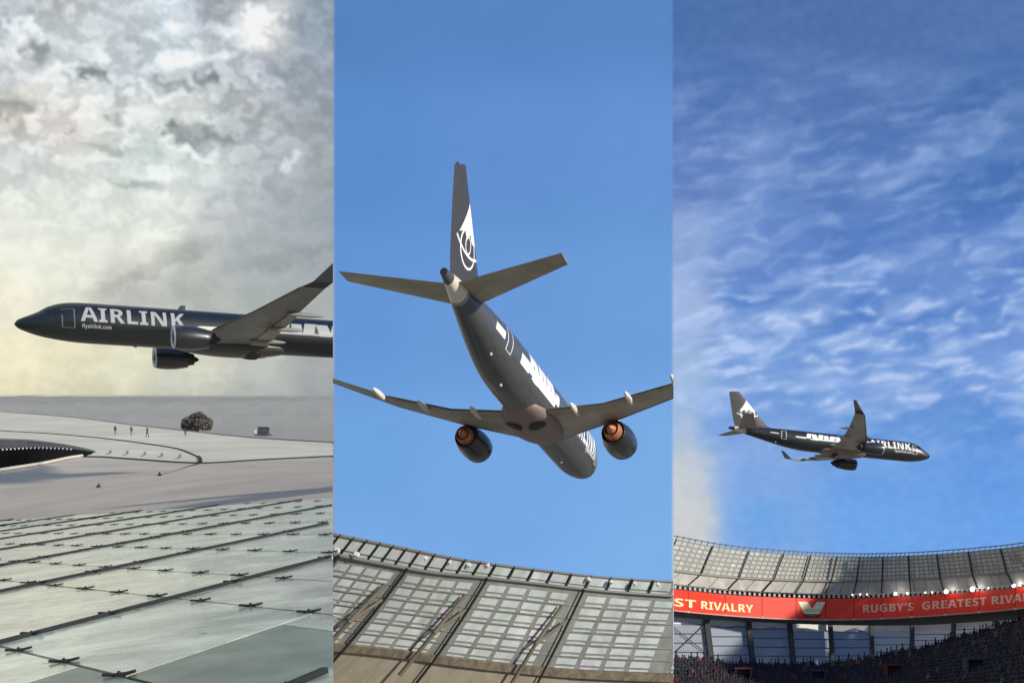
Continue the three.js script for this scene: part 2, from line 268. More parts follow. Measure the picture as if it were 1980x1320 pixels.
// the farther sheet of the same roof, bending over the crest to its outer edge, with the oval opening
const joinY = curve([[-200, 948], [0, 912], [80, 899], [155, 884], [200, 884.5], [250, 888], [385, 896], [500, 890], [643, 883]]);
const outerY = curve([[-200, 780], [0, 796], [150, 808], [250, 821], [350, 832], [480, 846], [643, 856]]);
const innerY = curve([[-200, 818], [0, 833], [100, 839], [200, 848], [300, 861], [350, 870], [384, 884]]);
const holeY = curve([[-200, 836], [0, 847], [60, 850], [110, 856], [150, 863], [184, 871]]);
const farRoof = thing('stadium_roof', 'far pale curving roof deck with dark seams and oval opening beneath the nose of the large plane', 'roof', V(0, EYE, 0));
const rel = (p) => { p.y -= EYE; return p; };
{
  const cols = 80, rows = 24, t = [], uv = [], P = [];
  for (let j = 0; j <= rows; j++) for (let i = 0; i <= cols; i++) {
    const px = -160 + (643 + 160) * i / cols, y0 = crestY(px) + 1, y1 = joinY(px), py = lerp(y0, y1, j / rows), w = j / rows;
    P.push(rel(at(px, py, 1 / lerp(nearInv(px, y0), farInv(y1), w))));
  }
  const put = (...v) => v.forEach((p) => { t.push(p); uv.push([p.x, p.z]); }), q = (i, j) => P[j * (cols + 1) + i];
  for (let j = 0; j < rows; j++) for (let i = 0; i < cols; i++) { put(q(i, j), q(i + 1, j), q(i + 1, j + 1)); put(q(i, j), q(i + 1, j + 1), q(i, j + 1)); }
  const g = mergeVertices(soup(t, uv)); g.deleteAttribute('normal'); g.computeVertexNormals();
  mesh('apron', g, apronMat, farRoof);
  // the flat deck behind the join
  const ring = [];
  for (const x of [160, 200, 250, 320, 385, 450, 500, 570, 643]) ring.push([x, joinY(x)]);
  for (let x = 643; x >= -160; x -= 40) ring.push([x, outerY(x)]);
  ring.push([-160, outerY(-160)]);
  for (let x = -160; x < 184; x += 20) ring.push([x, holeY(x)]);
  ring.push([184, 871], [178, 877]);
  const flat = ring.map(([x, y]) => new THREE.Vector2(x, -y)), tri = THREE.ShapeUtils.triangulateShape(flat, []), top = ring.map(([x, y]) => rel(onFar(x, y))), T = [], U = [];
  const put2 = (...v) => v.forEach((p) => { T.push(p); U.push([p.x, p.z]); }), dn = (p) => V(p.x, p.y - 0.6, p.z);
  for (const [a, b, c] of tri) { put2(top[a], top[b], top[c]); put2(dn(top[a]), dn(top[c]), dn(top[b])); }
  top.forEach((p, i) => { const q2 = top[(i + 1) % top.length]; put2(p, dn(p), dn(q2)); put2(p, dn(q2), q2); });
  mesh('deck', soup(T, U), membrane, farRoof);
  const line = (f, x0, x1, n, lift = 0) => Array.from({ length: n + 1 }, (_, i) => { const x = lerp(x0, x1, i / n), p = rel(onFar(x, f(x))); p.y += lift; return p; });
  mesh('edge_rail', tube(line(outerY, -160, 643, 16), 0.2, 60, 6), midMetal, farRoof);
  mesh('seam', tube(line(innerY, -160, 383, 14), 0.16, 60, 6), darkMetal, farRoof);
  mesh('seam', tube(line(joinY, 158, 643, 14), 0.17, 60, 6), darkMetal, farRoof);
  mesh('seam', tube([rel(onFar(384, 884)), rel(onFar(387, 889)), rel(onFar(386, 895))], 0.25, 10, 6), darkMetal, farRoof);
  mesh('seam', tube([rel(onFar(388, 896)), rel(onFar(370, 901)), rel(onFar(340, 911)), rel(onFar(308, 920))], 0.13, 16, 6), darkMetal, farRoof);
  mesh('opening_rim', tube(line(joinY, -160, 158, 12, 0.2), 0.17, 40, 8), membrane, farRoof);
  for (const [x, y] of [[308, 920], [190, 943]]) { const p = rel(at(x, y, 1 / lerp(farInv(joinY(x)), nearInv(x, crestY(x)), clamp((y - joinY(x)) / (crestY(x) - joinY(x)))))); mesh('clamp', mergeGeometries([new THREE.BoxGeometry(0.34, 0.16, 0.26), new THREE.CylinderGeometry(0.07, 0.07, 0.3, 8).translate(0, 0.15, 0)]).translate(p.x, p.y + 0.1, p.z), darkMetal, farRoof); }
  for (const [x, y] of [[210, 876], [243, 877], [277, 879], [310, 881], [345, 884]]) { const o = (dx, dy, l) => { const p = rel(onFar(x + dx, y + dy)); p.y += l; return p; }; mesh('bracket_or_shadow', tube([o(-6, 3, 0.05), o(1, 2, 0.1), o(4, -1, 0.12), o(3, -5, 0.1)], 0.06, 14, 5), midMetal, farRoof); }  // dark curved tubes in place of the shadows of five supports
  // inside the opening: the grey soffit, a row of lamps, the dark seats
  const wall = (y0, y1, back0, back1, mat, name) => { const tt = [], n = 18; for (let i = 0; i < n; i++) { const c = [i, i + 1].map((k) => { const x = lerp(-160, 186, k / n), D = 1 / farInv(holeY(x)); return [rel(at(x, y0(x), D + back0)), rel(at(x, y1(x), D + back1))]; }); tt.push(c[0][0], c[0][1], c[1][1], c[0][0], c[1][1], c[1][0]); } mesh(name, soup(tt), mat, farRoof); };
  const lampY = (x) => holeY(x) + lerp(21, 3, clamp(x / 180));
  wall((x) => holeY(x) + 1, lampY, 1, -6, std(0.1, 0.095, 0.085, 0.8), 'soffit');
  wall(lampY, (x) => holeY(x) + 95, -5, 14, std(0.012, 0.01, 0.01, 0.9), 'seating_bowl');
  for (let k = 0; k < 18; k++) { const x = 4 + k * 7.8, p = rel(at(x, lampY(x) + 1.5, 1 / farInv(holeY(x)) - 6.6)); mesh('lamp', new THREE.SphereGeometry(0.17, 8, 6).translate(p.x, p.y, p.z), paleMetal, farRoof); }
}

// ------------------------------------------------------------------ stadium roof in the middle
const paneMats = [0, 1, 2, 3, 4].map((k) => phys(0.6 + 0.03 * (k % 3), 0.66 + 0.02 * (k % 2), 0.64 + 0.03 * ((k * 2) % 5) / 2, 0.3, { map: planeGrime, clearcoat: 0.3 }));
const latticeMat = std(0.27, 0.275, 0.25, 0.6, { map: planeGrime }), brownSteel = std(0.2, 0.165, 0.115, 0.7, { map: weather }), tan = std(0.36, 0.31, 0.235, 0.75, { map: planeGrime });
{
  const rimY = curve([[560, 1018], [645, 1037], [712, 1050], [778, 1063], [845, 1076], [912, 1086], [978, 1095], [1045, 1103], [1112, 1111], [1178, 1117], [1298, 1124], [1400, 1128]]);
  const barY = (x) => rimY(x) + curve([[560, 34], [780, 34], [980, 26], [1300, 28]])(x), botY = curve([[450, 1222], [645, 1243], [778, 1257], [845, 1267], [978, 1283], [1112, 1295], [1298, 1303], [1400, 1306]]);
  const depth = (x) => 66 * 298 / (HY - rimY(clamp(x, 560, 1400)));
  const heavy = [[524, -0.98], [656, -0.88], [788, -0.757], [943, -0.63], [1130, -0.49], [1334, -0.36], [1540, -0.25]];
  // a point of the roof: s counts bays along the ring, t runs from the inner bar (0) to the outer band (1), beyond it the plain soffit
  const px = (s, t) => { const k = clamp(Math.floor(s), 0, heavy.length - 2), f = s - k, e = (i) => { const [h, m] = heavy[i], y0 = barY(h), y1 = botY(h - 60); return [h + m * (y1 - y0) * t, lerp(y0, y1, t)]; }, a = e(k), b = e(k + 1), x = lerp(a[0], b[0], f), xt = lerp(heavy[k][0], heavy[k + 1][0], f); return [x, lerp(barY(xt), botY(x), t), depth(xt) + 0.4 + 0.9 * t]; };
  const S = (s, t, out = 0) => { const [x, y, d] = px(s, t); const p = at(x, y, d - out); p.y -= EYE; return p; };
  const R = (s, t) => { const [x, y, d] = px(s, 0), k = clamp(Math.floor(s), 0, heavy.length - 2), m = lerp(heavy[k][1], heavy[k + 1][1], s - k), dy = barY(x) - rimY(x), p = at(x - m * dy * t * 0.9, y - dy * t, d - 0.3 * t); p.y -= EYE; return p; };
  const roof = thing('glazed_canopy', 'curved glazed roof canopy with small square panes and black ribs under the climbing plane', 'roof', V(0, EYE, 0));
  const inside = V(0.05, 0.25, -1).normalize(), LAST = 5.86, FIRST = 0.3;
  const quad = (f, s0, s1, t0, t1) => [f(s0, t0), f(s1, t0), f(s1, t1), f(s0, t1)];
  const cutS = (s) => Math.min(s, LAST);
  const pane = (f, s0, s1, t0, t1, mat, off, th = 0.05) => { // stops at the canopy's end wall, the vertical edge at EDGE2
    let r = quad(f, s0, s1, t0, t1); const lim = (p) => (EDGE2 - 0.5 - CX) / F * -p.z - p.x, out = [];
    r.forEach((p, i) => { const q = r[(i + 1) % 4], a = lim(p), b = lim(q); if (a >= 0) out.push(p); if ((a >= 0) !== (b >= 0)) out.push(p.clone().lerp(q, a / (a - b))); });
    if (out.length < 3) return null;
    out.forEach((p) => p.addScaledVector(inside, -off)); return plate(out, inside, th);
  };
  const add = (name, g, mat) => g && mesh(name, g, mat, roof);
  for (let k = 0; k < 6; k++) {
    for (let c = 0; c < 5; c++) for (let r = 0; r < 3; r++) add('backing_panel', pane((s, t) => S(s, t), k + c / 5, k + (c + 1) / 5, r / 3, (r + 1) / 3, latticeMat, 0, 0.12), latticeMat);
    for (let c = 0; c < 4; c++) {
      const s0 = k + 0.06 + c * 0.212, s1 = s0 + 0.172;
      for (let r = 0; r < 6; r++) {
        const t0 = 0.075 + r * 0.157, j = () => 0.008 * (rnd() - 0.5);
        add('glass_pane', pane((s, t) => S(s, t), s0 + j(), s1 + j(), t0, t0 + 0.075, null, 0.05), paneMats[Math.floor(rnd() * 5)]);
        add('glass_strip', pane((s, t) => S(s, t), s0 + 0.01, s1 + j(), t0 + 0.102, t0 + 0.124, null, 0.05), paneMats[Math.floor(rnd() * 5)]);
      }
    }
    for (let c = 0; c < 5; c++) {                           // the upstand along the inner rim
      add('rim_pane', pane(R, k + c / 5 + 0.02, k + c / 5 + 0.19, 0.3, 0.95, null, 0), paneMats[(k + c * 2) % 5]);
      add('rim_strip', pane(R, k + c / 5 + 0.02, k + c / 5 + 0.185, 0.1, 0.2, null, 0), paneMats[(k * 2 + c) % 5]);
      add('rim_backing', pane(R, k + c / 5, k + c / 5 + 0.2, 0.0, 0.97, null, -0.08), latticeMat);
      const s = k + c / 5; if (px(s, 0)[0] < 1262) add('rim_rib', bar(R(s, 0.02).addScaledVector(inside, -0.12), R(s, 1.03).addScaledVector(inside, -0.1), 0.11, 0.1), darkMetal);
    }
    for (let c = 0; c < 4; c++) add('ring_band', pane((s, t) => S(s, t, 0.3), k + c / 4, k + (c + 1) / 4, 1.0, 1.1, null, 0.15, 0.45), brownSteel);
    for (let c = 0; c < 4; c++) add('soffit_panel', pane((s, t) => S(s, t), k + c / 4 + (c ? 0 : 0.004), k + (c + 1) / 4, 1.04, 1.9, null, 0.05, 0.2), tan);
    // the black rib, from the inner bar down over the band
    if (k && k < 5) { const pts = [0.0, 0.35, 0.7, 1.05, 1.5].map((t) => S(k, t, 0.5)); add('rib', tube(pts, 0.1, 24, 6), darkMetal); }
    // leaning prop with two arms, standing a little before the glass
    if (k > 0 && k < 5) { const foot = S(k + 0.02 - 0.24, 1.35, 1.4), knee = S(k - 0.2, 0.72, 1.2), head = S(k - 0.14, 0.22, 0.6), arm = S(k - 0.03, 0.4, 0.6); add('prop', mergeGeometries([round(foot, knee, 0.16, 0.14), round(knee, head, 0.17, 0.12), round(knee, arm, 0.12, 0.1)]), brownSteel); }
  }
  const seq = (f, n, x0, x1) => Array.from({ length: n + 1 }, (_, i) => f(lerp(x0, x1, i / n)));
  const sEnd = (t, f) => { let s = 5.99; while (s > 3 && (() => { const p = f(s, t); return p.x > (EDGE2 - 1 - CX) / F * -p.z; })()) s -= 0.01; return s; };
  add('rim_rail', tube(seq((s) => R(s, 0.97), 30, 0, sEnd(1, R)), 0.09, 90, 6), midMetal);
  add('inner_bar', tube(seq((s) => S(s, 0.0, 0.15), 30, 0, sEnd(0, S)), 0.12, 90, 6), midMetal);
  for (const r of [1, 2, 3, 4, 5]) add('purlin', tube(seq((s) => S(s, 0.052 + r * 0.157, 0.06), 30, 0, sEnd(0.052 + r * 0.157, S)), 0.025, 90, 5), latticeMat);
  // posts that carry the band, below the picture
  for (const s of [0.5, 1.5, 2.5, 3.5]) { const p = S(s, 1.9, 0); add('post', round(p, V(p.x, -EYE, p.z), 0.35, 0.35), midMetal); }
  // small white fittings on the inner rim
  for (const [i, [x, y]] of [[651, 1063], [689, 1071], [821, 1077], [868, 1085], [906, 1091], [942, 1091], [1139, 1119], [1183, 1124], [1228, 1127], [1273, 1129]].entries()) {
    const d = depth(x) - 0.6, p = at(x, y, d), o = thing('rim_fitting', 'small white fitting on the glazed canopy rim, ' + ordinal(i, 10) + ' of ten', 'floodlight', p, 'white fittings along the canopy rim');
    mesh('housing', new THREE.CylinderGeometry(0.13, 0.17, 0.16, 12).rotateX(1.3), paleMetal, o); mesh('stalk', new THREE.CylinderGeometry(0.025, 0.025, 0.4, 6).translate(0, -0.02, -0.22), midMetal, o);
  }
}

// ------------------------------------------------------------------ stadium stand on the right
const RB = { top: curve([[1240, 1028], [1305, 1042], [1400, 1059], [1500, 1069], [1600, 1075], [1700, 1076], [1800, 1072], [1900, 1064], [1974, 1056], [2100, 1036]]),
  glass: curve([[1240, 1094], [1305, 1104], [1400, 1115], [1500, 1121], [1600, 1123.5], [1700, 1122], [1800, 1118], [1900, 1111], [1974, 1104], [2100, 1088]]),
  mem: curve([[1240, 1121], [1305, 1129], [1400, 1139], [1500, 1145], [1600, 1148], [1700, 1147], [1800, 1143], [1900, 1136], [1974, 1129], [2100, 1115]]),
  ban: curve([[1240, 1131], [1305, 1139], [1400, 1149], [1500, 1154.5], [1600, 1157], [1700, 1155], [1800, 1150], [1900, 1142], [1974, 1135], [2100, 1120]]),
  low: curve([[1240, 1171], [1305, 1180], [1400, 1189], [1500, 1195.5], [1600, 1198], [1700, 1196], [1800, 1190.5], [1900, 1183], [1974, 1176], [2100, 1160]]),
  beam: curve([[1240, 1184], [1305, 1192], [1400, 1198], [1500, 1203], [1600, 1207], [1700, 1208.5], [1800, 1207], [1900, 1201], [1974, 1196], [2100, 1184]]),
  crest: curve([[1240, 1266], [1305, 1276], [1400, 1287], [1500, 1291], [1600, 1288], [1680, 1277], [1760, 1262], [1850, 1240], [1974, 1203], [2100, 1165]]) };
const standDepth = (px) => 185 * 177.5 / (HY - RB.ban(clamp(px, 1240, 2100)));
const stand = thing('stadium_stand', 'far stadium stand with glass roof, columns and louvred windows under the small plane', 'stadium', V(0, EYE, 0));
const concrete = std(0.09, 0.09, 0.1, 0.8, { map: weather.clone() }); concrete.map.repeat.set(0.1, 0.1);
const greyPanels = [0, 1, 2].map((k) => std(0.56 + 0.02 * k, 0.53 + 0.02 * k, 0.47 + 0.02 * k, 0.65, { map: planeGrime })), farGlass = [0, 1, 2].map((k) => phys(0.54 + 0.05 * k, 0.56 + 0.04 * k, 0.5 + 0.04 * k, 0.35, { map: planeGrime })), farLattice = std(0.25, 0.24, 0.215, 0.7);
{
  const lines = [[1236, 1168], [1308, 1252], [1379, 1331], [1449, 1408], [1516, 1475], [1568, 1539], [1619, 1596], [1663, 1651], [1708, 1705], [1757, 1762], [1812, 1825], [1873, 1890], [1935, 1960], [2002, 2036], [2070, 2110]];
  const xs = (s, t) => { const k = clamp(Math.floor(s), 0, lines.length - 2), f = s - k, a = lines[k], b = lines[k + 1]; return lerp(lerp(a[0], b[0], f), lerp(a[1], b[1], f), t); };
  // t: 0 inner rim, 1 foot of the glass, 2 foot of the grey soffit
  const S = (s, t, out = 0) => { const x = xs(s, t / 2), y = t < 1 ? lerp(RB.top(x), RB.glass(x), t) : lerp(RB.glass(x), RB.mem(x), t - 1), p = at(x, y, standDepth(x) - 1.3 + 0.45 * t - out); p.y -= EYE; return p; };
  const inside = V(-0.15, 0.3, -1).normalize(), LEFT = 1.05;
  const q = (s0, s1, t0, t1, off, th) => { const r = [S(s0, t0), S(s1, t0), S(s1, t1), S(s0, t1)]; r.forEach((p) => p.addScaledVector(inside, -off)); return plate(r, inside, th); };
  const spare = [[], [], []]; let count = 0;
  for (let k = 1; k < lines.length - 1; k++) {
    for (let c = 0; c < 6; c++) mesh('roof_panel', q(k + c / 6, k + (c + 1) / 6, 0, 1, 0, 0.15), farLattice, stand);
    mesh('soffit_backing', q(k - 0.02, k + 0.5, 0.97, 2, -0.12, 0.1), farLattice, stand); mesh('soffit_backing', q(k + 0.5, k + 1.02, 0.97, 2, -0.12, 0.1), farLattice, stand);
    for (let c = 0; c < 6; c++) for (let r = 0; r < 6; r++) {
      const s0 = k + 0.04 + c * 0.158, t0 = 0.05 + r * 0.158, g = q(s0, s0 + 0.118, t0, t0 + 0.1, 0.06, 0.06), m = Math.floor(rnd() * 3);
      if (count < 295 && k < 12) { count++; mesh('glass_pane', g, farGlass[m], stand); } else spare[m].push(g);
    }
    for (let c = 0; c < 2; c++) mesh('soffit_panel', q(k + c * 0.5 + 0.01, k + c * 0.5 + 0.49, 1.03, 1.98, 0.05, 0.12), greyPanels[(k + c) % 3], stand);
    mesh('rib', tube([0, 0.5, 1, 1.5, 2].map((t) => S(k, t, 0.35)), 0.1, 16, 5), darkMetal, stand);
    for (let c = 0; c < 6; c++) { const s = k + c / 6, a = S(s, 0), b = S(s, 0); b.y += 0.55; b.x += 0.25; mesh('rim_post', bar(a, b, 0.1), midMetal, stand); }
  }
  spare.forEach((l, m) => l.length && stuff(mesh('glass_panes', mergeGeometries(l), farGlass[m], stand)));
  const along = (f, d, n = 40, x0 = 1252, x1 = 2080) => Array.from({ length: n + 1 }, (_, i) => { const x = lerp(x0, x1, i / n), p = at(x, f(x), standDepth(x) + d); p.y -= EYE; return p; });
  mesh('rim_rail', tube(along((x) => RB.top(x) - 6, -1.3, 40, 1300), 0.07, 90, 5), midMetal, stand);
  mesh('gutter', tube(along(RB.glass, -1.0), 0.16, 90, 6), farLattice, stand);
  const strip = (f0, f1, d0, d1, th, x0, x1, n) => { const a = along(f0, d0, n, x0, x1), b = along(f1, d1, n, x0, x1), gs = []; for (let i = 0; i < n; i++) gs.push(plate([a[i], a[i + 1], b[i + 1], b[i]], V(0, 0, -1), th)); return mergeGeometries(gs); };
  mesh('lamp_recess', strip(RB.mem, RB.ban, 0.6, 0.6, 0.3, 1252, 2080, 30), darkMetal, stand);
  const blocks = [];
  for (let x = 1296; x < 2070; x += 9.6) { const y = (RB.mem(x) + RB.ban(x)) / 2, p = at(x, y, standDepth(x) + 0.35); blocks.push(new THREE.BoxGeometry(x < 1560 ? 0.3 : 0.34, 0.5, 0.3).translate(p.x, p.y - EYE, p.z)); }
  stuff(mesh('lamp_blocks', mergeGeometries(blocks), paleMetal, stand));
  mesh('lamp_sill', strip((x) => RB.mem(x) - 1.5, (x) => RB.mem(x) + 1.5, -0.1, -0.1, 0.5, 1252, 2080, 30), paleMetal, stand);
  mesh('ring_beam', strip((x) => RB.low(x) - 2, RB.beam, 0.5, 3.2, 1.2, 1252, 2080, 30), std(0.12, 0.115, 0.115, 0.75), stand);
  // columns and what closes the bays between them
  const cols = [[1290, 1298, 12], [1366, 1377, 12.5], [1447, 1456, 11.5], [1526, 1535, 11], [1605, 1611, 9.5], [1685, 1688, 8.5], [1764, 1765, 8.5], [1845, 1844, 8.5], [1928, 1925, 8.5], [2012, 2006, 8.5], [2095, 2088, 8.5]], D = (x) => standDepth(x) + 5;
  const colP = (k, y, d = 0) => { const [x0, x1] = cols[k], x = lerp(x0, x1, (y - 1195) / 90), p = at(x, y, D(x0) + d); p.y -= EYE; return p; };
  const louvre = std(0.06, 0.06, 0.075, 0.7), bay = phys(0.42, 0.47, 0.56, 0.55, { transmission: 0.62, thickness: 0 }), white = std(0.72, 0.71, 0.68, 0.6), bayPale = phys(0.64, 0.63, 0.64, 0.55, { transmission: 0.62, thickness: 0 });
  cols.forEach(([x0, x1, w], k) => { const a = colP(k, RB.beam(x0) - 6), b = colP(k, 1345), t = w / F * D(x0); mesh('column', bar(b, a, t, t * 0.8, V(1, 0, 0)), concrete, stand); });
  for (let k = 0; k + 1 < cols.length; k++) {
    const xa = cols[k][0], xb = cols[k + 1][0], yA = (RB.beam(xa) + RB.beam(xb)) / 2 - 4, bot = Math.max(RB.crest(xa), RB.crest(xb)) + 12, n = 6;
    for (let r = 0; r < n; r++) {                            // a column of window panes with a louvre blade between each two
      const y0 = lerp(yA, bot, r / n), y1 = lerp(yA, bot, (r + 1) / n);
      mesh('window_pane', plate([colP(k, y0, 1.2), colP(k + 1, y0, 1.2), colP(k + 1, y1, 1.2), colP(k, y1, 1.2)], V(0, 0, -1), 0.03), k > 4 ? bayPale : bay, stand);
      mesh('louvre', bar(colP(k, y0, 1.0), colP(k + 1, y0, 1.0), 0.14, 0.1), louvre, stand);
    }
    // added white slabs stand for the sunlit roof beyond, uneven lower edges
    for (let c = 0; c < 3; c++) { const P = (u, y) => colP(k, y, 0.9).lerp(colP(k + 1, y, 0.9), u), u0 = c / 3, u1 = (c + 1) / 3, h0 = 12 + 8 * rnd(), h1 = 12 + 8 * rnd(); mesh('sunlit_roof_strip', plate([P(u0, yA - 4), P(u1, yA - 4), P(u1, yA + h1), P(u0, yA + h0)], V(0, 0, -1), 0.05), white, stand); }
    if (k === 0) for (const [ya, yb] of [[yA + 14, bot - 26], [bot - 26, yA + 14]]) mesh('brace', bar(colP(k, ya, 0.6), colP(k + 1, yb, 0.6), 0.1), louvre, stand);
  }
  // terraces: stepped rows that fall towards the pitch
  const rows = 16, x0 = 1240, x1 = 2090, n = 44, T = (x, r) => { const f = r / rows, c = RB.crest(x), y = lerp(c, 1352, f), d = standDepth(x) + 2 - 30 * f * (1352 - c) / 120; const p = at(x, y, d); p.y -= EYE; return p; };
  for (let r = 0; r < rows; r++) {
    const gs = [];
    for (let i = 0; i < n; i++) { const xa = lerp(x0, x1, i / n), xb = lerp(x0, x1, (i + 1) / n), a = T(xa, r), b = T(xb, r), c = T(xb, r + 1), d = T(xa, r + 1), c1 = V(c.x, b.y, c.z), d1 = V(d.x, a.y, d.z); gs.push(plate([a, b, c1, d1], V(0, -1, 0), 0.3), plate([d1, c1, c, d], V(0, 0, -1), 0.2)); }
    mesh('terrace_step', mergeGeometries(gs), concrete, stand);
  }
  mesh('crest_wall', strip((x) => RB.crest(x) - 4, (x) => RB.crest(x) + 5, 2.6, 2.6, 0.4, 1240, 2090, 40), std(0.2, 0.19, 0.2, 0.8), stand);
  // spectators: dark clothes, a few red; a crowd that reads as one mass
  const body = mergeGeometries([new THREE.SphereGeometry(0.24, 8, 6).scale(1, 1.25, 0.75).translate(0, 0.3, 0), new THREE.SphereGeometry(0.12, 8, 6).scale(0.9, 1.15, 1).translate(0, 0.72, 0), new THREE.SphereGeometry(0.09, 6, 4).scale(1, 2, 1).translate(-0.24, 0.28, 0.08), new THREE.SphereGeometry(0.09, 6, 4).scale(1, 2, 1).translate(0.24, 0.28, 0.08), new THREE.SphereGeometry(0.2, 6, 4).scale(1.1, 0.6, 1.3).translate(0, 0.06, 0.2)]);
  const spots = [];
  for (let r = 0; r <= rows; r++) for (let x = 1262; x < 2070; x += 6.2) { const rr = r + 0.35 * (rnd() - 0.5), xx = x + 3 * rnd(); if (rnd() < 0.9 && xx > EDGE2 + 4) spots.push([T(xx, clamp(rr, 0.02, rows)), r === 0 && rnd() < 0.4]); }
  const crowd = new THREE.InstancedMesh(body, std(1, 1, 1, 0.9), spots.length), o = new THREE.Object3D(), col = new THREE.Color();
  spots.forEach(([p, up], i) => { o.position.copy(p); o.position.y += EYE; o.rotation.y = 0.8 * (rnd() - 0.5); const s = 0.9 + 0.25 * rnd(); o.scale.set(s, up ? s * 1.7 : s, s); o.updateMatrix(); crowd.setMatrixAt(i, o.matrix); const k = rnd(); col.setRGB(...(k < 0.03 ? [0.14, 0.012, 0.016] : k < 0.12 ? [0.06, 0.042, 0.034] : k < 0.14 ? [0.14, 0.13, 0.125] : [0.012 + 0.03 * rnd(), 0.012 + 0.025 * rnd(), 0.02 + 0.03 * rnd()])); crowd.setColorAt(i, col); });
  crowd.name = 'crowd'; crowd.castShadow = crowd.receiveShadow = true; stuff(crowd); tag(crowd, 'dark mass of spectators seated on the far stand', 'crowd'); scene.add(crowd);
  // doorways in the terraces
  for (const [x, y, red] of [[1436, 1308, 1], [1580, 1311, 0], [1727, 1301, 1], [1884, 1292, 0]]) {
    const d = standDepth(x) + 2 - 30 * ((y - RB.crest(x)) / (1352 - RB.crest(x))) * (1352 - RB.crest(x)) / 120 - 1.2, p = at(x, y + 7, d), w = red ? std(0.1, 0.025, 0.03, 0.8) : std(0.05, 0.05, 0.055, 0.8);
    mesh('doorway', mergeGeometries([new THREE.BoxGeometry(0.3, 2, 1.6).translate(-1.4, 1, 0), new THREE.BoxGeometry(0.3, 2, 1.6).translate(1.4, 1, 0), new THREE.BoxGeometry(3.3, 0.35, 1.8).translate(0, 2.1, 0), new THREE.BoxGeometry(2.5, 1.98, 0.2).translate(0, 1, -0.7)]).scale(0.75, 0.8, 1).translate(p.x, p.y - EYE, p.z), w, stand);
  }

  // the red lettered band
  const W = 2048, H = 112, cv = document.createElement('canvas'); cv.width = W; cv.height = H; const c = cv.getContext('2d'), X = (px) => (px - 1252) / (2080 - 1252) * W;
  c.fillStyle = '#e8341c'; c.fillRect(0, 0, W, H);
  const word = (t, a, b, y0, y1, fill) => { c.save(); c.font = 'bold 100px sans-serif'; const w = c.measureText(t).width; c.translate(X(a), y1); c.scale((X(b) - X(a)) / w, (y1 - y0) / 72); c.fillStyle = fill; c.fillText(t, 0, 0); c.restore(); };
  word('GREATEST', 1150, 1347, 46, 88, '#f3dfae'); word('RIVALRY', 1354, 1457, 46, 88, '#f3dfae');
  word("RUGBY'S", 1667, 1768, 34, 76, '#e3b9a8'); word('GREATEST', 1782, 1909, 34, 76, '#e3b9a8'); word('RIVALRY', 1916, 2024, 34, 76, '#e3b9a8');
  const poly = (pts, f) => { c.fillStyle = f; c.beginPath(); pts.forEach(([a, b], i) => c[i ? 'lineTo' : 'moveTo'](X(a), b)); c.closePath(); c.fill(); };
  poly([[1544, 18], [1562, 18], [1571, 54], [1580, 18], [1597, 18], [1584, 82], [1556, 82]], '#f2e6c4'); poly([[1552, 56], [1590, 56], [1587, 72], [1555, 72]], '#cfd39a'); poly([[1553, 84], [1588, 84], [1584, 102], [1557, 102]], '#28302a');
  c.fillStyle = '#7d8a5c'; c.fillRect(X(1561), 88, X(1580) - X(1561), 5);
  const tex = new THREE.CanvasTexture(cv); tex.colorSpace = THREE.SRGBColorSpace; tex.magFilter = THREE.LinearFilter;
  const red = std(1, 1, 1, 0.5, { map: tex });
  const band = thing('banner', 'long red lettered band hung below the far stadium roof', 'banner', V(0, EYE, 0));
  const B = (x, t, out = 0) => { const p = at(x, lerp(RB.ban(x), RB.low(x), t), standDepth(x) + 0.2 * t - out); p.y -= EYE; return p; };
  const seams = [1252, 1331, 1403, 1474, 1540, 1597, 1652, 1706, 1764, 1828, 1894, 1964, 2040, 2080];
  for (let k = 0; k + 1 < seams.length; k++) {
    const a = seams[k] + 0.5, b = seams[k + 1] - 0.5, t = [], uv = [], put = (x, v, out) => { t.push(B(x, v, out)); uv.push([X(x) / W, 1 - v]); };
    for (let i = 0; i < 6; i++) { const p = lerp(a, b, i / 6), r = lerp(a, b, (i + 1) / 6); for (const [o, f] of [[0.15, 0], [0, 1]]) { const l = [[p, 1], [r, 1], [r, 0], [p, 1], [r, 0], [p, 0]]; (f ? l.reverse() : l).forEach(([x, v]) => put(x, v, o)); } for (const v of [0, 1]) { const l = [[p, 0], [r, 0], [r, 0.15], [p, 0], [r, 0.15], [p, 0.15]]; (v ? l : l.reverse()).forEach(([x, o]) => put(x, v, o)); } }
    mesh('banner_panel', soup(t, uv), red, band);
    const p = B(seams[k + 1], 1.0, 0.25); mesh('bracket_or_shadow', new THREE.BoxGeometry(0.22, 0.3, 0.3).translate(p.x, p.y, p.z), paleMetal, band);
  }
  mesh('backing_strip', strip(RB.ban, RB.low, 0.45, 0.6, 0.1, 1252, 2080, 30), darkMetal, band);
  mesh('lower_trim', strip((x) => RB.low(x) - 0.6, (x) => RB.low(x) + 1.2, -0.3, -0.3, 0.3, 1252, 2080, 30), std(0.45, 0.33, 0.28, 0.6), band);
  // lit floodlights in the recess
  const nth = { 6: 0, 2: 0 };
  const glow = std(0.9, 0.9, 0.9, 0.4); glow.emissive.setRGB(1, 0.97, 0.9); glow.emissiveIntensity = 2.2;
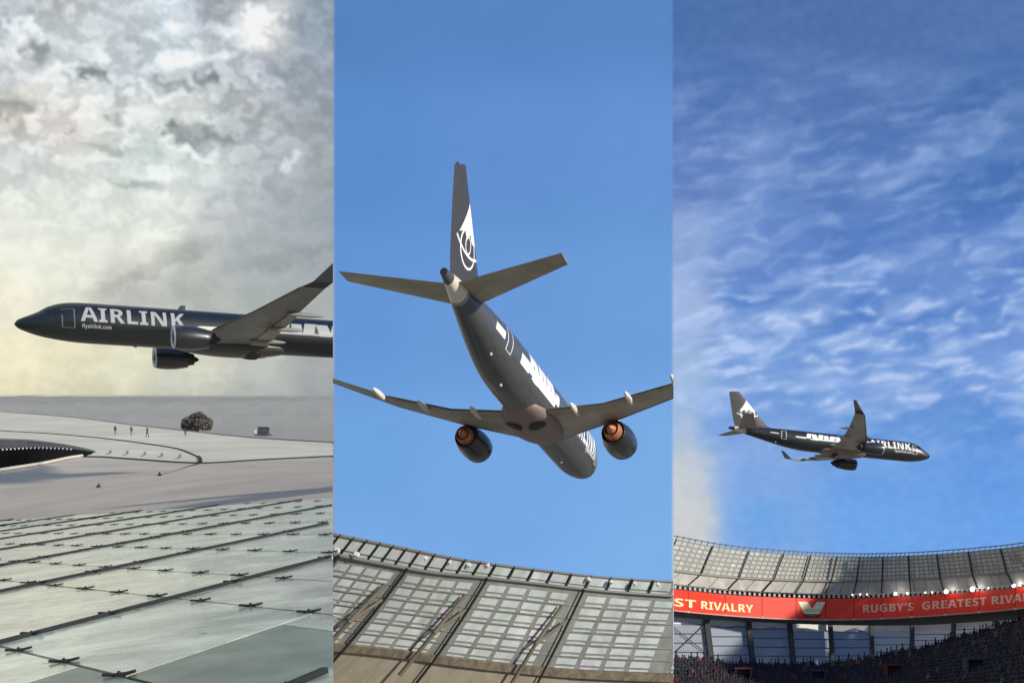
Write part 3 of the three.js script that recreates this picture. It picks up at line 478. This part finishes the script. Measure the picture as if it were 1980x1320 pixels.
  [[1649, 1150, 2.5], [1664, 1149, 2.5], [1677, 1149, 2.5], [1732, 1148, 5], [1755, 1147, 3.6], [1790, 1145.5, 2.6], [1803, 1145, 2.6], [1830, 1143.5, 6], [1881, 1139, 7], [1912, 1137, 2.6], [1961, 1132, 5.5], [1973, 1131, 4]].forEach(([x, y, r]) => {
    const d = standDepth(x) - 0.6, p = at(x, y, d), R = 0.74 * r / F * d, l = thing('floodlight', (r > 3 ? 'large lit floodlight above the red band, ' : 'small lit floodlight above the red band, ') + ordinal(nth[r > 3 ? 6 : 2]++, 6) + ' of six', 'floodlight', p, r > 3 ? 'large lit floodlights above the red band' : 'small lit floodlights above the red band');
    mesh('housing', new THREE.CylinderGeometry(R * 0.8, R * 1.05, 0.24, 14).rotateX(Math.PI / 2).translate(0, 0, -0.14), midMetal, l); mesh('lamp_lens', new THREE.SphereGeometry(R * 0.95, 14, 10, 0, Math.PI * 2, 0, Math.PI / 2).scale(1, 0.5, 1).rotateX(Math.PI / 2), glow, l);
    if (r > 4.5) { const pl = new THREE.PointLight(new THREE.Color(1, 0.97, 0.9), 3, 0, 2); pl.position.set(p.x, p.y, p.z + 1.2); pl.castShadow = true; scene.add(pl); }
  });
}

// ------------------------------------------------------------------ airliners
const S2 = (list) => curve(list);
const fTop = S2([[0, -0.45], [0.2, -0.12], [0.5, 0.08], [1.0, 0.34], [1.6, 0.68], [2.2, 1.1], [2.9, 1.42], [3.8, 1.59], [5.4, 1.65], [26, 1.65], [30, 1.6], [34, 1.42], [36, 1.22]]), fBot = S2([[0, -0.45], [0.25, -0.74], [0.6, -0.92], [1.2, -1.15], [2, -1.36], [3.5, -1.58], [5, -1.65], [21, -1.65], [24, -1.52], [27, -1.08], [30, -0.45], [33, 0.2], [36, 0.82]]), fWid = S2([[0, 0.02], [0.25, 0.36], [0.6, 0.58], [1.2, 0.84], [2, 1.1], [3.5, 1.38], [5, 1.5], [22, 1.5], [25, 1.42], [28, 1.18], [31, 0.84], [34, 0.46], [36, 0.2]]);
const skin = (s, ang, off = 0) => { const t = fTop(s), b = fBot(s), cy = (t + b) / 2, h = (t - b) / 2; return V(-s, cy + (h + off) * Math.cos(ang), (fWid(s) + off) * Math.sin(ang)); };
function gridGeo(nu, nv, f, closed = false) { // f(i, j) -> [point, u, v]
  const p = [], uv = [], ix = [];
  for (let j = 0; j <= nv; j++) for (let i = 0; i <= nu; i++) { const [q, u, v] = f(i / nu, j / nv); p.push(q.x, q.y, q.z); uv.push(u, v); }
  for (let j = 0; j < nv; j++) for (let i = 0; i < nu; i++) { const a = j * (nu + 1) + i, b = a + 1, c = a + nu + 1, d = c + 1; ix.push(a, b, d, a, d, c); }
  const g = new THREE.BufferGeometry(); g.setAttribute('position', new THREE.Float32BufferAttribute(p, 3)); g.setAttribute('uv', new THREE.Float32BufferAttribute(uv, 2)); g.setIndex(ix); g.computeVertexNormals(); return g;
}
// A lifting surface through sections { at: leading edge, c: chord, t: thickness, n: thickness direction }
function foil(secs, from = 0, to = 1, sub = 6) {
  const M = 12, prof = []; for (let k = 0; k <= M; k++) { const x = lerp(from, to, (1 - Math.cos(Math.PI * k / M)) / 2); prof.push([x, 1]); } for (let k = M; k >= 0; k--) { const x = lerp(from, to, (1 - Math.cos(Math.PI * k / M)) / 2); prof.push([x, -1]); }
  const th = (x) => 2.98 * (0.2969 * Math.sqrt(x) - 0.126 * x - 0.3516 * x * x + 0.2843 * x ** 3 - 0.1036 * x ** 4) + 0.012, n = (secs.length - 1) * sub;
  const sec = (u) => { const f = u * (secs.length - 1), k = Math.min(secs.length - 2, Math.floor(f)), w = f - k, a = secs[k], b = secs[k + 1]; return { at: a.at.clone().lerp(b.at, w), c: lerp(a.c, b.c, w), t: lerp(a.t, b.t, w), n: a.n.clone().lerp(b.n, w).normalize(), dip: lerp(a.dip ?? 0, b.dip ?? 0, w) }; };
  const ring = (u) => { const q = sec(u); return prof.map(([x, s]) => q.at.clone().add(V(-q.c * x, -(q.dip ?? 0) * q.c * x, 0)).addScaledVector(q.n, s * th(x) * q.t * q.c * (s < 0 ? 0.75 : 1.1))); };
  const p = [], uv = [], ix = [], R = prof.length;
  for (let i = 0; i <= n; i++) ring(i / n).forEach((v) => { p.push(v.x, v.y, v.z); uv.push(-v.x, v.y + v.z); });
  for (let i = 0; i < n; i++) for (let k = 0; k < R; k++) { const a = i * R + k, b = i * R + (k + 1) % R, c = a + R, d = b + R; ix.push(a, b, d, a, d, c); }
  for (const e of [0, n]) for (let k = 1; k < R - 1; k++) ix.push(e * R, e * R + k, e * R + k + 1);
  let g = new THREE.BufferGeometry(); g.setAttribute('position', new THREE.Float32BufferAttribute(p, 3)); g.setAttribute('uv', new THREE.Float32BufferAttribute(uv, 2)); g.setIndex(ix);
  return toCreasedNormals(g, 0.7);
}
function livery(letters, base, drop) {
  const W = 2048, H = 1024, cv = document.createElement('canvas'); cv.width = W; cv.height = H; const c = cv.getContext('2d');
  c.fillStyle = base; c.fillRect(0, 0, W, H);
  for (let k = 0; k < 900; k++) { c.fillStyle = rnd() < 0.5 ? 'rgba(40,42,46,0.16)' : 'rgba(6,7,9,0.2)'; c.fillRect(rnd() * W, rnd() * H, 6 + 60 * rnd(), 2 + 8 * rnd()); }
  c.strokeStyle = 'rgba(60,62,66,0.5)'; c.lineWidth = 1; for (let k = 1; k < 15; k++) { c.beginPath(); c.moveTo(k * 138, 0); c.lineTo(k * 138, H); c.stroke(); }
  c.fillStyle = '#d9cbb8'; c.fillRect(0.925 * W, 0, 0.05 * W, H); c.fillStyle = '#8d857a'; c.fillRect(0.918 * W, 0, 0.008 * W, H);   // pale tail collar
  for (const side of [1, -1]) {                              // 1: left side of the aircraft (upright on the canvas), -1: right side
    c.save(); if (side < 0) { c.translate(W, H); c.rotate(Math.PI); }
    const U = (f) => (side > 0 ? f : 1 - f) * W, y0 = side > 0 ? H * 0.25 : H * 0.25;   // row of the side's centre
    const word = (t, a, b, top, bot, font = 'bold') => { c.save(); c.font = font + ' 100px sans-serif'; const m = c.measureText(t).width, xa = Math.min(U(a), U(b)), xb = Math.max(U(a), U(b)); c.translate(xa, y0 + bot); c.scale((xb - xa) / m, (bot - top) / 72); c.fillStyle = letters; c.fillText(t, 0, 0); c.restore(); };
    word('AIRLINK', side > 0 ? 0.118 : 0.118, side > 0 ? 0.315 : 0.325, -118, 12 + drop * 0.7);
    word('flyairlink.com', side > 0 ? 0.12 : 0.113, side > 0 ? 0.175 : 0.2, 34, 66);
    c.strokeStyle = side > 0 ? '#5f6466' : letters; c.lineWidth = 5; const door = (f, w) => { const x = Math.min(U(f), U(f + w)); c.strokeRect(x, y0 - 96, w * W, 168); }; door(0.085, 0.022); door(0.735, 0.022);
    c.fillStyle = letters;                                    // big white shapes behind the wing, too blurred to read
    const blk = (f, w, t, h, sk = 0) => { const x = Math.min(U(f), U(f + w)); c.beginPath(); c.moveTo(x + sk, y0 + t); c.lineTo(x + w * W + sk, y0 + t); c.lineTo(x + w * W - sk, y0 + t + h + drop); c.lineTo(x - sk, y0 + t + h + drop); c.fill(); };
    blk(0.615, 0.022, -104, 96, 8); blk(0.585, 0.026, -100, 112, -8); blk(0.556, 0.024, -104, 100, 6); blk(0.53, 0.022, -92, 96, 0); blk(0.5, 0.025, -92, 92, 6); blk(0.472, 0.024, -88, 80, -5); blk(0.64, 0.05, -22, 26, 3); blk(0.435, 0.03, -40, 24, 0); blk(0.46, 0.16, -8, 16, 0); blk(0.77, 0.04, -30, 20, 2);
    c.restore();
  }
  const t = new THREE.CanvasTexture(cv); t.colorSpace = THREE.SRGBColorSpace; t.magFilter = THREE.LinearFilter; return t;
}
function finArt() { // s 27..37 m, y 0..8 m
  const W = 512, H = 512, cv = document.createElement('canvas'); cv.width = W; cv.height = H; const c = cv.getContext('2d'), X = (s) => (s - 27) / 10 * W, Y = (y) => H - (y + 0.8) / 8 * H;
  c.fillStyle = '#403e3a'; c.fillRect(0, 0, W, H);
  for (let k = 0; k < 200; k++) { c.fillStyle = rnd() < 0.5 ? 'rgba(110,106,98,0.12)' : 'rgba(50,49,46,0.12)'; c.fillRect(rnd() * W, rnd() * H, 4 + 40 * rnd(), 2 + 12 * rnd()); }
  c.fillStyle = c.strokeStyle = '#f4f1ea';
  c.beginPath(); c.moveTo(X(32.9), Y(5.7)); c.bezierCurveTo(X(32.5), Y(4.6), X(32.0), Y(3.9), X(31.2), Y(3.4)); c.lineTo(X(32.2), Y(3.2)); c.lineTo(X(32.6), Y(3.6)); c.lineTo(X(33.1), Y(3.1)); c.lineTo(X(33.5), Y(3.5)); c.lineTo(X(34.4), Y(3.1)); c.bezierCurveTo(X(33.8), Y(3.9), X(33.3), Y(4.6), X(32.9), Y(5.7)); c.fill();
  c.lineWidth = 8; c.beginPath(); c.ellipse(X(32.8), Y(2.7), 62, 66, 0, 0, 6.3); c.stroke(); c.lineWidth = 9; c.beginPath(); c.moveTo(X(31.0), Y(2.75)); c.quadraticCurveTo(X(32.8), Y(1.9), X(34.7), Y(2.85)); c.stroke(); c.lineWidth = 6; c.beginPath(); c.ellipse(X(32.8), Y(2.9), 22, 30, 0, 0, 6.3); c.stroke();
  const t = new THREE.CanvasTexture(cv); t.colorSpace = THREE.SRGBColorSpace; t.magFilter = THREE.LinearFilter; return t;
}
const finTexture = finArt();
const planePaint = { grey: phys(0.5, 0.46, 0.38, 0.45, { map: planeGrime }), tailGrey: phys(0.42, 0.37, 0.29, 0.5, { map: planeGrime }), belly: phys(0.24, 0.18, 0.15, 0.45), dark: phys(0.018, 0.019, 0.021, 0.35, { clearcoat: 0.5 }), pale: std(0.7, 0.66, 0.58, 0.4), copper: std(0.5, 0.2, 0.105, 0.45, { metalness: 0.35 }), soot: std(0.03, 0.028, 0.028, 0.7), lip: std(0.62, 0.62, 0.63, 0.3, { metalness: 0.7 }), glass: phys(0.012, 0.014, 0.018, 0.08) };
function airliner(label, { fwd, up, t, stretch = 1, eng = 11.2, letters = '#f2efe8', base = '#1f2124', pods = planePaint.grey, flex = 0.9, gloss = 0.42, wingAt = 12, engLen = 1, nozzle = planePaint.copper, finTilt = 0.12, drop = 0, bellyMat = planePaint.belly, wingMat = planePaint.grey, chord = 1 }) {
  const f = V(...fwd).normalize(), r = new THREE.Vector3().crossVectors(f, V(...up)).normalize(), u = new THREE.Vector3().crossVectors(r, f).normalize();
  const o = thing('airliner', label, 'airplane', V(t[0], t[1] + EYE, t[2]), 'black airliners in flight');
  o.setRotationFromMatrix(new THREE.Matrix4().makeBasis(f, u, r)); o.scale.x = stretch;
  const paint = phys(1, 1, 1, gloss, { map: livery(letters, base, drop), clearcoat: 0.5, clearcoatRoughness: 0.12 });
  const st = (k) => 36 * (k < 0.2 ? 5 * k * k * 0.9 + 0.02 * k : 1) , S = (k) => k < 0.3 ? 6 * (k / 0.3) ** 2 : lerp(6, 36, (k - 0.3) / 0.7);
  const body = mesh('fuselage', gridGeo(96, 56, (a, b) => { const s = S(a); return [skin(s, b * 2 * Math.PI), s / 36, b]; }), paint, o);
  mesh('exhaust_port', new THREE.CircleGeometry(0.21, 20).rotateY(-Math.PI / 2).translate(-36.003, 1.02, 0), planePaint.soot, body);
  for (const sd of [1, -1]) for (const [s0, s1, a0, a1] of [[1.6, 2.2, 0.05, 0.5], [1.75, 2.4, 0.56, 1.0], [2.1, 2.75, 1.05, 1.3]]) mesh('cockpit_window', gridGeo(6, 6, (i, j) => [skin(lerp(s0, s1, i) + 0.35 * lerp(a0, a1, j), sd * lerp(a0, a1, j), 0.012), i, j]), planePaint.glass, o);
  mesh('belly_fairing', gridGeo(30, 20, (a, b) => { const s = lerp(wingAt - 0.6, wingAt + 8.6, a), w = Math.sin(Math.PI * a) ** 0.45, g = lerp(-1.75, 1.75, b); return [V(-s, -1.15 - 0.95 * w * Math.cos(g * 0.88), 1.72 * w * Math.sin(g)), a * 8, b * 3]; }), bellyMat, o);
  for (const z of [-0.75, 0.75]) mesh('wheel_well', new THREE.CylinderGeometry(0.55, 0.55, 0.06, 20).rotateX(0.34 * Math.sign(z) * -1).translate(-(wingAt + 5.6), -1.98, z), planePaint.soot, o);
  for (const [s, a] of [[24.5, 3.0], [8, 3.14], [28, 2.7]]) { const p = skin(s, a, 0.04); mesh('beacon_light', new THREE.SphereGeometry(0.09, 10, 8).scale(1.4, 1, 1).translate(p.x, p.y, p.z), planePaint.pale, o); }
  { const p = skin(11, 0, 0); mesh('antenna', foil([{ at: V(-11, 1.6, 0), c: 0.6, t: 0.12, n: V(0, 0, 1) }, { at: V(-11.3, 2.05, 0), c: 0.35, t: 0.12, n: V(0, 0, 1) }]), planePaint.dark, o); }
  // tail
  const finG = foil([{ at: V(-27.4, 1.2, 0), c: 7.5, t: 0.03, n: V(0, 0, 1) }, { at: V(-29.5, 2.0, 0), c: 5.7, t: 0.075, n: V(0, 0, 1) }, { at: V(-34.4, 7.2 + finTilt, 0), c: 1.75, t: 0.09, n: V(0, 0, 1), dip: finTilt }]), fp = finG.attributes.position, fu = finG.attributes.uv; for (let i = 0; i < fp.count; i++) fu.setXY(i, (-fp.getX(i) - 27) / 10, fp.getY(i) / 8);
  const fin = mesh('tail_fin', finG, phys(1, 1, 1, 0.42, { map: finTexture }), o);
  mesh('rudder_hinge', bar(V(-33.1, 1.9, 0), V(-35.7, 7.2, 0), 0.03, 0.36), planePaint.soot, fin);
  const N = V(0, 1, 0);
  for (const sd of [-1, 1]) {
    mesh('stabilizer', foil([{ at: V(-30.9, 0.95, 0.2 * sd), c: 3.6, t: 0.1, n: N }, { at: V(-34.2, 1.62, 6.2 * sd), c: 1.55, t: 0.09, n: N }]), planePaint.tailGrey, o);
    const secs = [{ at: V(-wingAt, -1.2, 1.0 * sd), c: 6.5, t: 0.13, n: N }, { at: V(-wingAt - 2.0, -0.82, 4.9 * sd), c: 4.5, t: 0.12, n: N }, { at: V(-wingAt - 4.2, lerp(-0.82, flex, 0.42), 9.2 * sd), c: 2.95, t: 0.11, n: N }, { at: V(-wingAt - 6.5, flex, 13.3 * sd), c: 1.6, t: 0.1, n: N }];
    secs.forEach((q, i) => { if (i) { q.at.x -= q.c * (1 - chord) / 2; q.c *= chord; } });
    const w = mesh('wing', foil(secs), wingMat, o);
    const tilted = V(0, 0.35, -sd).normalize();
    mesh('winglet', foil([{ at: V(-wingAt - 6.5, flex, 13.3 * sd), c: 1.6, t: 0.1, n: N }, { at: V(-wingAt - 7.15, flex + 0.32, 13.95 * sd), c: 1.3, t: 0.1, n: V(0, 0.8, -sd * 0.6).normalize() }, { at: V(-wingAt - 8.4, flex + 1.75, 14.4 * sd), c: 0.55, t: 0.1, n: tilted }]), planePaint.dark, w);
    const low = (q, d) => ({ at: q.at.clone().add(V(-q.c * 0.78, -d, 0)), c: q.c * 0.23, t: 0.12, n: N });
    mesh('flap', foil(secs.slice(0, 3).map((q) => low(q, 0.12))), planePaint.tailGrey, w);
    mesh('slat', foil(secs.slice(0, 4).map((q) => ({ at: q.at.clone().add(V(0.08, -0.02, 0)), c: q.c * 0.1, t: 0.5, n: N }))), planePaint.dark, w);
    for (const zz of [3.2, 6.6, 9.4]) { const k = (zz - 4.9) / 8.4, yy = lerp(-0.82, flex, Math.max(0, k)) - 0.36, ss = wingAt + 2 + Math.max(0, k) * 4.5 + lerp(4.6, 2.6, Math.max(0, k)); mesh('flap_fairing', new THREE.SphereGeometry(1, 14, 10).scale(1.35, 0.2, 0.15).translate(-ss + 0.4, yy, zz * sd), pods, w); }
    // engine
    const E = V(-eng, -1.62, 4.9 * sd), lathe = (pts, mat, name, par) => mesh(name, new THREE.LatheGeometry(pts.map(([r0, x]) => new THREE.Vector2(r0, x * engLen)), 36).rotateZ(Math.PI / 2).translate(E.x, E.y, E.z), mat, par);
    const nac = lathe([[0.7, 0.85], [0.72, 0.4], [0.76, 0.12], [0.82, 0.0], [0.9, 0.08], [0.98, 0.5], [1.0, 1.3], [0.95, 2.2], [0.82, 3.05], [0.74, 3.45], [0.7, 3.45], [0.68, 2.6]], planePaint.dark, 'engine_nacelle', o);
    lathe([[0.745, 0.16], [0.8, 0.0], [0.85, -0.02], [0.905, 0.07], [0.93, 0.16]], planePaint.lip, 'intake_lip', nac);
    lathe([[0.001, 0.35], [0.12, 0.5], [0.22, 0.8], [0.72, 0.86]], planePaint.soot, 'fan', nac);
    lathe([[0.72, 2.7], [0.5, 2.72]], planePaint.soot, 'bypass_duct', nac);
    lathe([[0.62, 2.7], [0.58, 3.5], [0.47, 4.1], [0.43, 4.1], [0.45, 3.6]], nozzle, 'exhaust_nozzle', nac);
    lathe([[0.44, 3.6], [0.36, 3.9], [0.2, 4.4], [0.001, 4.7]], nozzle, 'exhaust_cone', nac);
    mesh('pylon', foil([{ at: V(-eng - 0.9, -0.9, 4.9 * sd), c: 3.4, t: 0.1, n: V(0, 0, 1) }, { at: V(-eng - 1.9, -0.6, 4.9 * sd), c: 4.4, t: 0.08, n: V(0, 0, 1) }]), planePaint.pale, nac);
  }
  return o;
}
const planeLeft = airliner('large black airliner heading left, its tail out of view, above the pale roof', { fwd: [-0.9082, -0.054, 0.415], up: [-0.0193, 0.996, 0.0874], t: [-40.95, 30.53, -101.87], stretch: 1.2, eng: 9.9, wingAt: 10.7, flex: 1.3, letters: '#a2a5a4', base: '#0d1316', engLen: 0.72, nozzle: planePaint.soot, bellyMat: phys(0.05, 0.05, 0.045, 0.45), wingMat: phys(0.26, 0.265, 0.235, 0.5, { map: planeGrime }), pods: phys(0.2, 0.2, 0.18, 0.5) });  // letter grey holds the dimness of the backlit side as colour
const planeMiddle = airliner('black airliner climbing away, tail nearest, with two copper engine exhausts showing', { fwd: [0.3315, -0.1636, -0.9291], up: [0.0958, 0.9856, -0.1394], t: [5.44, 15.89, -88.38], stretch: 0.756, flex: 1.13, pods: planePaint.pale, base: '#4b4d4f', finTilt: 0.42, drop: 42, chord: 0.84 });  // greyer base paint carries the sun glare on the black fuselage
airliner('small distant black airliner heading right with white lettering along its side', { fwd: [0.984, -0.062, -0.174], up: [0.045, 0.994, -0.096], t: [71.2, 40.2, -211.19], nozzle: planePaint.soot });
// ------------------------------------------------------------------ figures, tree and unit on the far roof
function figure(J) { // a standing body as one surface: bones [a, b, ra, rb] joined smoothly
  const n = 44, mc = new MarchingCubes(n, new THREE.MeshStandardMaterial(), false, false, 40000), half = 1.0, k = 0.035; mc.isolation = 0;
  for (let z = 0; z < n; z++) for (let y = 0; y < n; y++) for (let x = 0; x < n; x++) {
    const p = V((x - n / 2) / (n / 2) * half, (y - n / 2) / (n / 2) * half + 0.9, (z - n / 2) / (n / 2) * half); let d = 9;
    for (const [a, b, ra, rb] of J) { const ab = b.clone().sub(a), t = clamp(p.clone().sub(a).dot(ab) / ab.lengthSq()), e = p.distanceTo(a.clone().addScaledVector(ab, t)) - lerp(ra, rb, t), h = clamp(0.5 + 0.5 * (d - e) / k); d = lerp(d, e, h) - k * h * (1 - h); }
    mc.field[x + y * n + z * n * n] = -d;
  }
  mc.update();
  const g = new THREE.BufferGeometry(); g.setAttribute('position', new THREE.Float32BufferAttribute(mc.positionArray.slice(0, mc.count * 3), 3)); g.setAttribute('normal', new THREE.Float32BufferAttribute(mc.normalArray.slice(0, mc.count * 3), 3));
  return g.scale(half, half, half).translate(0, 0.9, 0);
}
{
  const stride = (w, arm) => [[V(0, 1.63, 0.02), V(0, 1.69, 0.03), 0.1, 0.095], [V(0, 1.45, 0), V(0, 1.58, 0.01), 0.06, 0.055], [V(0, 1.36, 0), V(0, 1.0, 0), 0.165, 0.15], [V(-0.17, 1.42, 0), V(0.17, 1.42, 0), 0.075, 0.075],
    [V(-0.2, 1.42, 0), V(-0.27, 1.13, 0.04 - arm), 0.055, 0.045], [V(-0.27, 1.13, 0.04 - arm), V(-0.25, 0.87, 0.12 - arm), 0.043, 0.035], [V(0.2, 1.42, 0), V(0.27, 1.13, 0.04 + arm), 0.055, 0.045], [V(0.27, 1.13, 0.04 + arm), V(0.25, 0.87, 0.12 + arm), 0.043, 0.035],
    [V(-0.09, 0.95, 0), V(-0.11, 0.5, w), 0.095, 0.07], [V(-0.11, 0.5, w), V(-0.12, 0.09, w * 0.8), 0.065, 0.045], [V(-0.12, 0.06, w * 0.8 - 0.05), V(-0.13, 0.05, w * 0.8 + 0.15), 0.05, 0.04], [V(0.09, 0.95, 0), V(0.11, 0.5, -w), 0.095, 0.07], [V(0.11, 0.5, -w), V(0.12, 0.09, -w * 1.3), 0.065, 0.045], [V(0.12, 0.06, -w * 1.3 - 0.05), V(0.13, 0.05, -w * 1.3 + 0.15), 0.05, 0.04]];
  const cloth = [std(0.03, 0.03, 0.035, 0.9), std(0.05, 0.045, 0.04, 0.9)];
  [[222, 841, 0.16, 0.1, 'person in dark clothes walking on the far roof, leftmost of three in a row', 0.9], [253, 842, 0.1, 0.05, 'person in dark clothes on the far roof, middle one of three in a row', 1.2], [284, 845, 0.14, 0.12, 'person in dark clothes leaning on the far roof, rightmost of three in a row', -0.8], [358, 843, 0.03, 0.02, 'person standing alone on the far roof in front of the rounded tree', 0.2]].forEach(([x, y, w, arm, label, turn], i) => {
    const p = onFar(x, y), m = mesh('person', figure(stride(w, arm)), cloth[i % 2]); m.position.copy(p); m.rotation.y = turn; m.scale.setScalar(i === 3 ? 0.85 : 1.05); tag(m, label, 'person', 'people on the far roof');
  });
  // the tree beyond the edge, standing on the hillside
  const D = 300, base = at(379, hillPy(D, 379), D), tree = thing('tree', 'rounded grey green tree just beyond the far roof edge', 'tree', base), bark = std(0.07, 0.055, 0.04, 0.9), H = (HY - 800) / F * D + EYE - base.y;
  const trunkTop = V(0, H * 0.45, 0); mesh('trunk', mergeGeometries([round(V(0, -0.5, 0), trunkTop, 0.35, 0.22), ...[[-1.8, 0.75, 0.3], [1.6, 0.78, -0.4], [0.2, 0.85, 1.0], [-0.4, 0.8, -1.2]].map(([x, f, z]) => round(trunkTop, V(x, H * f, z), 0.16, 0.05, 7))]), bark, tree);
  const leaf = [], lobes = [[0.3, 0.72, 0, 2.3], [-1.7, 0.6, 0.4, 1.8], [2.2, 0.64, -0.3, 1.8], [0.9, 0.9, 0.5, 1.2], [-0.5, 0.83, 0.2, 1.1], [1.8, 0.82, 0.3, 1.0], [-2.7, 0.58, 0.2, 0.9], [-0.8, 0.52, -1.2, 2.0], [1.4, 0.5, 1.2, 1.9], [-2.4, 0.44, 0, 1.4], [2.6, 0.46, 0.2, 1.4]];
  for (let i = 0; i < 9000; i++) { const [lx, ly, lz, r] = lobes[i % lobes.length], th = rnd() * 6.283, cu = 2 * rnd() - 1, q = r * Math.pow(rnd(), 0.3), su = Math.sqrt(1 - cu * cu), g = new THREE.PlaneGeometry(0.26, 0.2).rotateX(rnd() * 6).rotateY(rnd() * 6).rotateZ(rnd() * 6).translate(lx + q * su * Math.cos(th), H * ly + q * cu * 0.8, lz + q * su * Math.sin(th)); leaf.push(g); }
  const crown = std(0.17, 0.155, 0.13, 0.95); crown.side = THREE.DoubleSide; mesh('crown', mergeGeometries(leaf), crown, tree);
  // dark unit with a white end
  const u = thing('rooftop_unit', 'small dark box shaped unit with a white end on the far roof edge', 'rooftop unit', onFar(507, 842)), dk = std(0.04, 0.04, 0.045, 0.6);
  mesh('cabinet', new THREE.BoxGeometry(1.9, 1.15, 1.5).translate(0.25, 0.85, 0), dk, u); mesh('end_cabinet', new THREE.BoxGeometry(0.7, 0.8, 1.2).translate(-1.07, 0.55, 0), paleMetal, u); mesh('skid', new THREE.BoxGeometry(3.4, 0.16, 0.2).translate(0.15, 0.15, 0.55), midMetal, u); mesh('skid', new THREE.BoxGeometry(3.4, 0.16, 0.2).translate(0.15, 0.15, -0.55), midMetal, u);
  for (let k = 0; k < 4; k++) mesh('vent_slat', new THREE.BoxGeometry(1.6, 0.08, 0.08).translate(0.25, 0.5 + k * 0.22, 0.78), midMetal, u); mesh('hood', new THREE.BoxGeometry(2.1, 0.1, 1.7).translate(0.25, 1.48, 0), dk, u);
}

// only what comes into view of the left and middle aircraft, and of the far stand, is built
trim(planeLeft, EDGE1, 1); trim(planeMiddle, EDGE1, -1); trim(planeMiddle, EDGE2, 1); trim(stand, EDGE2 + 0.6, -1); trim(scene.getObjectByName('banner'), EDGE2 + 0.6, -1);

renderer.render(scene, camera);
